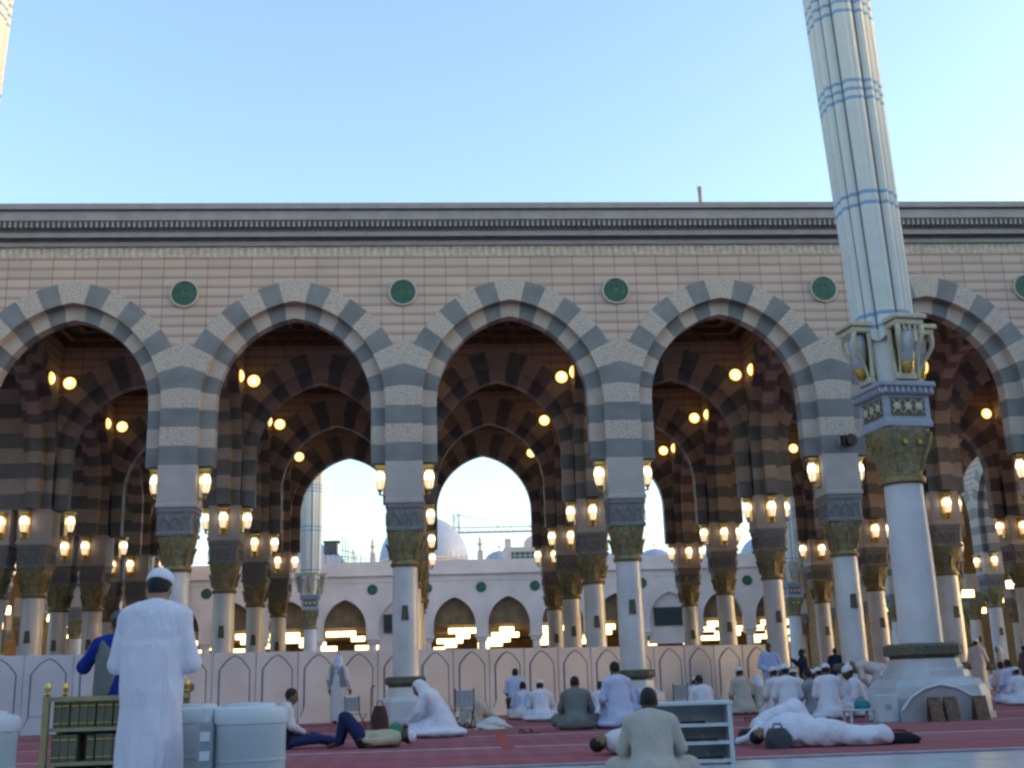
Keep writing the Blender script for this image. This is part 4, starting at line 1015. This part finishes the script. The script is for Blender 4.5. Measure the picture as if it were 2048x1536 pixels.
# white shoe rack
o = thing('white_shelf', 'white open shelf unit with three compartments right of the seated man', 'shelf', (9.02, -18.55, 0), R(-4))
W_, D_, H_ = .90, .32, .60
b = MB(); b.box((0, 0, 0), (.045, D_, H_)); me = b.mesh('side_panel', M_plastw)
for x in (0, W_-.045): link('side_panel', me, o, (x, 0, 0))
b = MB(); b.box((.045, .004, 0), (W_-.045, D_, .035)); me = b.mesh('shelf', M_plastw)
for z in (.02, .20, .38): link('shelf', me, o, (0, 0, z))
b = MB(); b.box((-.015, -.015, H_), (W_+.015, D_+.01, H_+.04), bev=.008); link('top', b.mesh('top', M_plastw), o)
b = MB(); b.box((.045, D_-.02, .02), (W_-.045, D_-.004, H_)); link('back_panel', b.mesh('back_panel', M_plast), o)
for i, (x, z) in enumerate(((.42, .235), (.62, .235), (.50, .415), (.66, .055))):
    s_ = thing('sandal', ['dark sandal on the middle shelf of the white unit, left one', 'dark sandal on the middle shelf of the white unit, right one', 'dark sandal on the top compartment of the white shelf unit', 'dark sandal in the bottom compartment of the white shelf unit'][i], 'sandal', (9.02+x, -18.50-x*.07, z+.002), R(80), 'sandals on the white shelf')
    b = MB(); prof = [(-.045, -.12), (.045, -.12), (.05, .02), (.045, .1), (0, .14), (-.045, .1), (-.05, .02)]
    b.add([(x_, y_, 0) for x_, y_ in prof]+[(x_, y_, .022) for x_, y_ in prof], [tuple(reversed(range(7))), tuple(range(7, 14))]+[(k, (k+1) % 7, 7+(k+1) % 7, 7+k) for k in range(7)])
    link('sole', b.mesh('sole', M_black), s_)
    b = MB(); b.tube([(-.05, .03, .02), (-.03, .05, .065), (.03, .05, .065), (.05, .03, .02)], .012, 6); link('strap', b.mesh('strap', M_wood, 50), s_)
# things round the mast pedestal
MX, MY = 16.18, -8.8
o = thing('notice_box', 'white box with dark stroke marks standing left of the umbrella pedestal', 'box', (14.98, -9.72, CF), R(4))
b = MB(); b.box((-.19, -.12, 0), (.19, .12, .48), bev=.012); link('cabinet', b.mesh('cabinet', M_plastw), o)
b = MB()
for x in (-.05, -.01, .03): b.box((x, -.124, .2), (x+.014, -.12, .29))
b.tube([(-.06, -.124, .3), (0, -.124, .31), (.05, -.124, .3)], .005, 4); link('printed_marks', b.mesh('printed_marks', M_line), o)
M_rack = mat('carved_wood', (.15, .09, .06), .6, var=.45, vscale=16, bump=.6, bscale=26)
for i, (x, y, lab) in enumerate(((15.68, -10.36, 'carved brown book stand leaning on the umbrella pedestal, left one'), (15.98, -10.34, 'carved brown book stand leaning on the umbrella pedestal, middle one'), (16.55, -10.28, 'dark carved book stand leaning at the right end of the umbrella pedestal'))):
    o = thing('book_stand', lab, 'book stand', (x, y, CF), R(4), 'carved book stands at the pedestal')
    b = MB(); tilt = .1
    for dx in (0,):
        b.add([(-.12, 0, 0), (.12, 0, 0), (.12, .025, 0), (-.12, .025, 0), (-.12, tilt, .42), (.12, tilt, .42), (.12, tilt+.025, .42), (-.12, tilt+.025, .42)], [(3, 2, 1, 0), (4, 5, 6, 7), (0, 1, 5, 4), (1, 2, 6, 5), (2, 3, 7, 6), (3, 0, 4, 7)])
    link('board', b.mesh('board', M_rack), o)
    b = MB(); b.add([(-.12, .21, 0), (.12, .21, 0), (.12, .235, 0), (-.12, .235, 0), (-.12, .12, .40), (.12, .12, .40), (.12, .145, .40), (-.12, .145, .40)], [(3, 2, 1, 0), (4, 5, 6, 7), (0, 1, 5, 4), (1, 2, 6, 5), (2, 3, 7, 6), (3, 0, 4, 7)])
    link('support', b.mesh('support', M_rack), o)
o = thing('pedestal_arch', 'pale marble arched panel facing us on the umbrella pedestal', 'panel', (15.92, -9.99, CF), R(3))
b = MB()
arc = [(-.76, 0), (.76, 0), (.76, .2), (.57, .42), (.31, .56), (0, .63), (-.31, .56), (-.57, .42), (-.76, .2)]
b.prism(arc, -.02, .10); link('slab', b.mesh('slab', mat('grey_marble', (.33, .33, .35), .45, var=.14, vscale=2, detail=8)), o)
b = MB(); b.tube([(x, -.022, z) for x, z in arc[2:]], .03, 6); link('rim', b.mesh('rim', M_marble, 60), o)
o = thing('low_table', 'low white table with a teal bag on it left of the notice box', 'table', (14.55, -9.5, CF), R(3))
b = MB(); b.box((-.26, -.2, .20), (.26, .2, .235), bev=.01); link('tabletop', b.mesh('tabletop', M_plastw), o)
b = MB(); b.box((-.02, -.02, 0), (.02, .02, .20)); lg = b.mesh('leg', M_plastw)
for sx_ in (-.22, .22):
    for sy_ in (-.16, .16): link('leg', lg, o, (sx_, sy_, 0))
def bag(name, label, x, y, z, w_, d_, h_, m, rz=0):
    o = thing(name, label, 'bag', (x, y, z), rz)
    b = MB(); rings = []
    for t in range(7):
        f = t/6; k = (1-.35*f**3)*(1+.12*math.sin(math.pi*f)); ring = []
        for i in range(16):
            a = 2*math.pi*i/16; q_ = (abs(math.cos(a))**3+abs(math.sin(a))**3)**(-1/3)
            ring.append((w_/2*k*q_*math.cos(a)*(1+.06*math.sin(3*a+t)), d_/2*k*q_*math.sin(a)*(1+.06*math.cos(4*a+t)), h_*f))
        rings.append(ring)
    b.loft(rings); link('bag_body', b.mesh('bag_body', m, 60), o)
    b = MB(); b.tube([(-w_*.22, 0, h_*.95), (-w_*.15, 0, h_*1.2), (w_*.15, 0, h_*1.2), (w_*.22, 0, h_*.95)], .012, 6); link('handle', b.mesh('handle', m, 60), o)
    return o
bag('cloth_bag', 'teal cloth bag lying on the low white table', 14.62, -9.5, CF+.236, .26, .2, .16, mat('teal_cloth', (.02, .19, .22), .8, var=.2))
bag('dark_bag', 'dark grey bag on the carpet in front of the praying man', 10.98, -16.55, CF, .30, .24, .24, mat('dark_grey_cloth', (.05, .055, .065), .8, var=.3), R(10))
bag('black_bag', 'flattened black bag at the feet of the sleeper under the white sheet', 12.58, -16.35, CF, .45, .28, .13, CL['black'], R(-10))
bag('brown_bag', 'dark brown bag leaning on the pedestal of the second front column', 5.55, -4.6, CF, .34, .3, .5, mat('brown_cloth', (.07, .03, .03), .8, var=.3))
bag('green_bag', 'small bright green bag on the carpet before the second front column', 6.0, -7.4, CF, .3, .24, .17, mat('green_cloth', (.02, .20, .10), .8, var=.2), R(20))
# folding chair near second column, stool
def fold_chair(label, x, y, rz, sc_=1.0):
    o = thing('folding_chair', label, 'chair', (x, y, CF), rz); o.scale = (sc_,)*3
    b = MB(); b.box((-.2, -.17, .38), (.2, .2, .41), bev=.01); link('seat', b.mesh('seat', CL['seat_grey']), o)
    b = MB(); b.box((-.2, -.21, .48), (.2, -.19, .82), bev=.008); link('backrest', b.mesh('backrest', CL['seat_grey']), o)
    for s_ in (-1, 1):
        b = MB(); b.tube([(s_*.21, -.2, .86), (s_*.21, -.16, .4), (s_*.21, .24, 0)], .014, 6); link('leg', b.mesh('leg', M_black, 50), o)
        b = MB(); b.tube([(s_*.225, .2, .39), (s_*.225, -.1, .2), (s_*.225, -.26, 0)], .014, 6); link('leg', b.mesh('leg', M_black, 50), o)
    return o
fold_chair('grey folding chair seen from behind left of the second front column', 5.0, -4.4, R(-25), .85)
fold_chair('small grey folding chair behind the third front column base', 12.6, -2.6, R(15), .9)
fold_chair('grey folding chair beside the kneeling pilgrim at the second front column', 7.35, -6.0, R(10), .95)
o = thing('walking_stick', 'thin black stick leaning beside the grey folding chair', 'stick', (5.38, -5.2, CF))
b = MB(); b.tube([(0, 0, 0), (.01, .1, .86), (.03, .12, .92), (.09, .12, .92)], .013, 8); link('shaft', b.mesh('shaft', M_black, 50), o)
o = thing('folding_stool', 'black folding stool under the man in the white shirt', 'stool', (8.86, -.05, CF))
b = MB(); b.box((-.2, -.2, .40), (.2, .2, .43), bev=.01); link('seat', b.mesh('seat', CL['black']), o)
for s_ in (-1, 1):
    b = MB(); b.tube([(s_*.19, -.2, 0), (-s_*.19, -.2, .41)], .015, 6); link('leg', b.mesh('leg', M_black, 50), o)
    b = MB(); b.tube([(s_*.19, .2, 0), (-s_*.19, .2, .41)], .015, 6); link('leg', b.mesh('leg', M_black, 50), o)
o = thing('white_bundle', 'crumpled white cloth bundle on the carpet right of the bowing worshipper', 'cloth', (7.95, -6.4, CF))
b = MB(); rr_ = random.Random(9)
rings = []
for t in range(7):
    f = t/6; ring = []
    for i in range(22):
        a = 2*math.pi*i/22; r = (.28*(1-f)**.6+.02)*(1+.25*math.sin(3*a+2*t)*.6+.1*rr_.uniform(-1, 1)); ring.append((r*1.3*math.cos(a), r*.8*math.sin(a), .24*f))
    rings.append(ring)
b.loft(rings); link('folds', b.mesh('folds', CL['offwhite'], 70), o)

# ------------------------------------------------------------------ the people
P = person
P('largest figure, man in long white robe and white cap standing with his back turned', (5.03, -23.45, 0), R(-4), 'pray', .955, 'white', head='cap', skin='tan', h=.013, nf=13, wr=.004, seed=2, thin=1.02)
P('person in bright blue work clothes partly hidden behind the white robed man', (3.93, -20.1, 0), R(25), 'phone', .93, 'royal', bottom='royal', vest='olive', head='cap', head_col='trouser', h=.02, seed=3)
P('man in grey vest, pale headscarf, standing before the white screen', (4.22, .4, CF), R(-20), 'stand', 1.0, 'offwhite', vest='grey', head='scarf', head_col='blue_white', seed=4)
P('dark haired man in white shirt sitting with jeans stretched out near the drums', (4.45, -12.35, CF), R(-75), 'legsout', 1.0, 'offwhite', bottom='jeans', vest='black', head='hair', seed=5)
P('person lying on the carpet with dark knees raised and a white cap', (5.72, -12.75, CF), R(82), 'kneesup', .95, 'cream', bottom='navy', head='cap', skin='dark', seed=6)
P('large kneeling pilgrim wrapped in white cloth leaning to the left', (6.85, -9.7, CF), R(72), 'lean', 1.14, 'white', head='scarf', head_col='white', h=.018, spread=.14, wr=.012, seed=7)
P('worshipper in beige prostrating beside the kneeling white pilgrim', (7.55, -5.2, CF), R(-28), 'sujud', 1.05, 'beige', head='hair', seed=8)
P('man in a white shirt sitting on the black stool facing the screen', (8.86, -.05, CF), 0, 'chair', .98, 'blue_white', bottom='trouser', head='hair', seed=9)
P('worshipper in a pale robe sitting left in the pair near the carpet strip', (8.98, -.55, CF), R(-14), 'sit', 1.04, 'offwhite', head='hair', vest='sky', seed=10)
P('worshipper in a bright white robe sitting right in the pair near the carpet strip', (9.30, -2.6, CF), R(4), 'sit', 1.06, 'white', head='cap', head_col='white', spread=.06, seed=11)
P('man in a grey green tunic sitting on the carpet with his back to us', (9.45, -8.4, CF), R(-6), 'sit', 1.10, 'olive', head='hair', spread=-.02, seed=12)
P('small child in white sitting between the grey green man and the kneeling man', (10.70, -3.0, CF), R(0), 'sit', .98, 'white', head='hair', thin=.85, seed=13)
P('man in a pale blue shirt kneeling upright beside the third front column', (10.28, -8.4, CF), R(18), 'kneel', 1.18, 'blue_white', head='hair', seed=14)
P('man in a beige shirt sitting close to us at the bottom edge, seen from behind', (8.62, -21.0, 0), R(-8), 'sit', .90, 'beige', head='hair', skin='dark', h=.014, spread=-.09, thin=1.04, wr=.004, seed=15)
P('person lying asleep in pale clothes behind the close seated man, black hair towards us', (9.38, -16.45, CF), R(-72), 'lie', .95, 'offwhite', head='hair', seed=16)
P('dark haired man in white sitting bent over behind the white shelf unit', (12.72, -5.0, CF), R(22), 'sit', 1.06, 'white', head='hair', seed=17)
P('man in a beige robe and white cap sitting near the right end of the screen', (14.2, -2.6, CF), R(14), 'kneel', 1.06, 'beige', head='cap', seed=18)
P('standing man in pale blue robe, hands clasped, facing us beside the screen', (15.75, .3, CF), R(176), 'clasp', 1.0, 'sky', skin='dark', head='hair', eyes=True, seed=19)
P('person in dark navy work clothes standing left of the fourth front column', (19.05, 7.9, CF), R(60), 'phone', 1.0, 'navy', bottom='navy', skin='dark', head='hair', seed=20)
P('person in dark navy work clothes standing right against the fourth front column', (20.17, 7.9, CF), R(-40), 'stand', 1.0, 'navy', bottom='navy', skin='dark', head='hair', seed=21)
P('worshipper in white with a white cap sitting left in the group before the fourth column', (13.92, -7.3, CF), R(4), 'kneel', 1.04, 'white', head='cap', seed=22)
P('man with a grey scarf and brown hair sitting between two white robed worshippers', (14.85, -6.2, CF), R(30), 'sit', 1.12, 'grey', head='hair', seed=23)
P('worshipper in white with a white cap sitting right in the group before the fourth column', (14.62, -7.7, CF), R(-8), 'kneel', 1.03, 'white', head='cap', seed=24)
P('white capped man sitting just left of the umbrella pedestal, nearer one', (15.55, -6.9, CF), R(80), 'sit', 1.15, 'white', head='cap', skin='dark', seed=25)
P('white capped man sitting just left of the umbrella pedestal, farther one', (15.35, -5.0, CF), R(55), 'sit', 1.1, 'offwhite', head='cap', skin='dark', seed=26)
P('worshipper in a pale robe bowing with hands on knees left of the umbrella pedestal', (17.2, -3.4, CF), R(75), 'bow', 1.0, 'pinkish', head='cap', seed=27)
P('worshipper in white prostrating with dark head to the left near the dark bag', (11.42, -15.6, CF), R(76), 'sujud', .90, 'white', head='hair', skin='dark', wr=.009, seed=28)
P('person asleep under a white sheet stretched along the marble edge of the carpet', (11.45, -16.3, CF), R(-104), 'lie', .90, 'white', head='hair', spread=.06, wr=.016, seed=29, heap=True)
P('white capped man sitting behind the umbrella pedestal on its right', (18.3, -5.2, CF), R(10), 'kneel', 1.02, 'blue_white', head='cap', skin='dark', seed=30)
P('man in pale cream robe standing right of the umbrella pedestal, back turned', (23.9, 5.4, CF), R(-25), 'pray', 1.06, 'pinkish', head='cap', seed=31)
P('worshipper in bluish white kneeling at the right edge of the photo', (21.95, -.6, CF), R(12), 'kneel', 1.08, 'blue_white', head='hair', spread=.05, seed=32)
P('distant man in grey standing far right among the columns', (27.8, 11.9, CF), R(70), 'stand', 1.0, 'offwhite', head='scarf', head_col='offwhite', seed=33)
P('distant man in dark clothes standing at the far right edge', (28.6, 11.6, CF), R(-80), 'stand', .98, 'trouser', head='hair', seed=34)
P('worshipper in cream sitting low in front of the standing cream robed man', (20.1, -1.8, CF), R(20), 'kneel', 1.0, 'pinkish', head='cap', seed=35)
P('worshipper in white sitting farther back between the fourth column and the seated group', (16.0, -1.0, CF), R(5), 'kneel', 1.0, 'offwhite', head='cap', seed=36)

for i_, (x, y, rz, ps, rb, hd, lab) in enumerate((
    (14.3, -5.2, 15, 'kneel', 'offwhite', 'cap', 'worshipper in off white sitting directly behind the left white robed worshipper in the group'),
    (15.0, -4.2, -10, 'sit', 'white', 'hair', 'dark haired worshipper in white in the second line of the seated group'),
    (15.9, -3.4, 20, 'kneel', 'cream', 'cap', 'worshipper in cream with a cap at the back of the seated group'),
    (16.9, -5.4, 60, 'sit', 'white', 'cap', 'white capped worshipper sitting against the left face of the umbrella pedestal'),
    (14.7, -2.4, 5, 'sit', 'beige', 'scarf', 'worshipper with a pale headscarf at the back left of the seated group'),
    (19.2, -3.6, -20, 'sit', 'offwhite', 'cap', 'worshipper in off white sitting just right of the umbrella pedestal'),
    (21.2, -2.6, 10, 'sit', 'white', 'cap', 'white capped worshipper sitting low between the pedestal and the right edge'),
    (22.8, 1.6, -10, 'kneel', 'pinkish', 'hair', 'worshipper in cream kneeling behind the bluish white one at the right edge'),
    (24.8, 7.5, 30, 'stand', 'grey', 'hair', 'man in grey standing beyond the cream robed man at the right'),
    (13.4, -1.2, 0, 'sit', 'offwhite', 'cap', 'worshipper in off white sitting by the screen end next to the beige robed man'),
    (11.7, -1.0, 8, 'sit', 'sky', 'hair', 'worshipper in pale blue sitting behind the third front column'))):
    P(lab, (x, y, CF), R(rz), ps, 1.02+.03*math.sin(i_*2.1), rb, head=hd, seed=40+i_, skin=('brown', 'dark', 'tan')[i_ % 3], h=.026)
for i_, (x, y) in enumerate(((8.35, -9.4), (8.55, -9.3), (10.9, -7.6), (13.1, -7.0), (13.3, -6.9), (5.2, -11.4), (9.9, -4.0))):
    s_ = thing('sandal', ['left sandal of a pair left of the grey green man', 'right sandal of a pair left of the grey green man', 'single sandal right of the kneeling man', 'left sandal of a pair by the seated group', 'right sandal of a pair by the seated group', 'single sandal near the raised navy knees', 'single sandal near the bright white robed worshipper'][i_], 'sandal', (x, y, CF), R(20+50*i_), 'sandals on the carpet')
    b = MB(); prof = [(-.045, -.12), (.045, -.12), (.05, .02), (.045, .1), (0, .14), (-.045, .1), (-.05, .02)]
    b.add([(x_, y_, 0) for x_, y_ in prof]+[(x_, y_, .024) for x_, y_ in prof], [tuple(reversed(range(7))), tuple(range(7, 14))]+[(k, (k+1) % 7, 7+(k+1) % 7, 7+k) for k in range(7)])
    link('sole', b.mesh('sole', M_wood), s_)
    b = MB(); b.tube([(-.05, .03, .02), (-.03, .05, .065), (.03, .05, .065), (.05, .03, .02)], .014, 6); link('strap', b.mesh('strap', M_black, 50), s_)
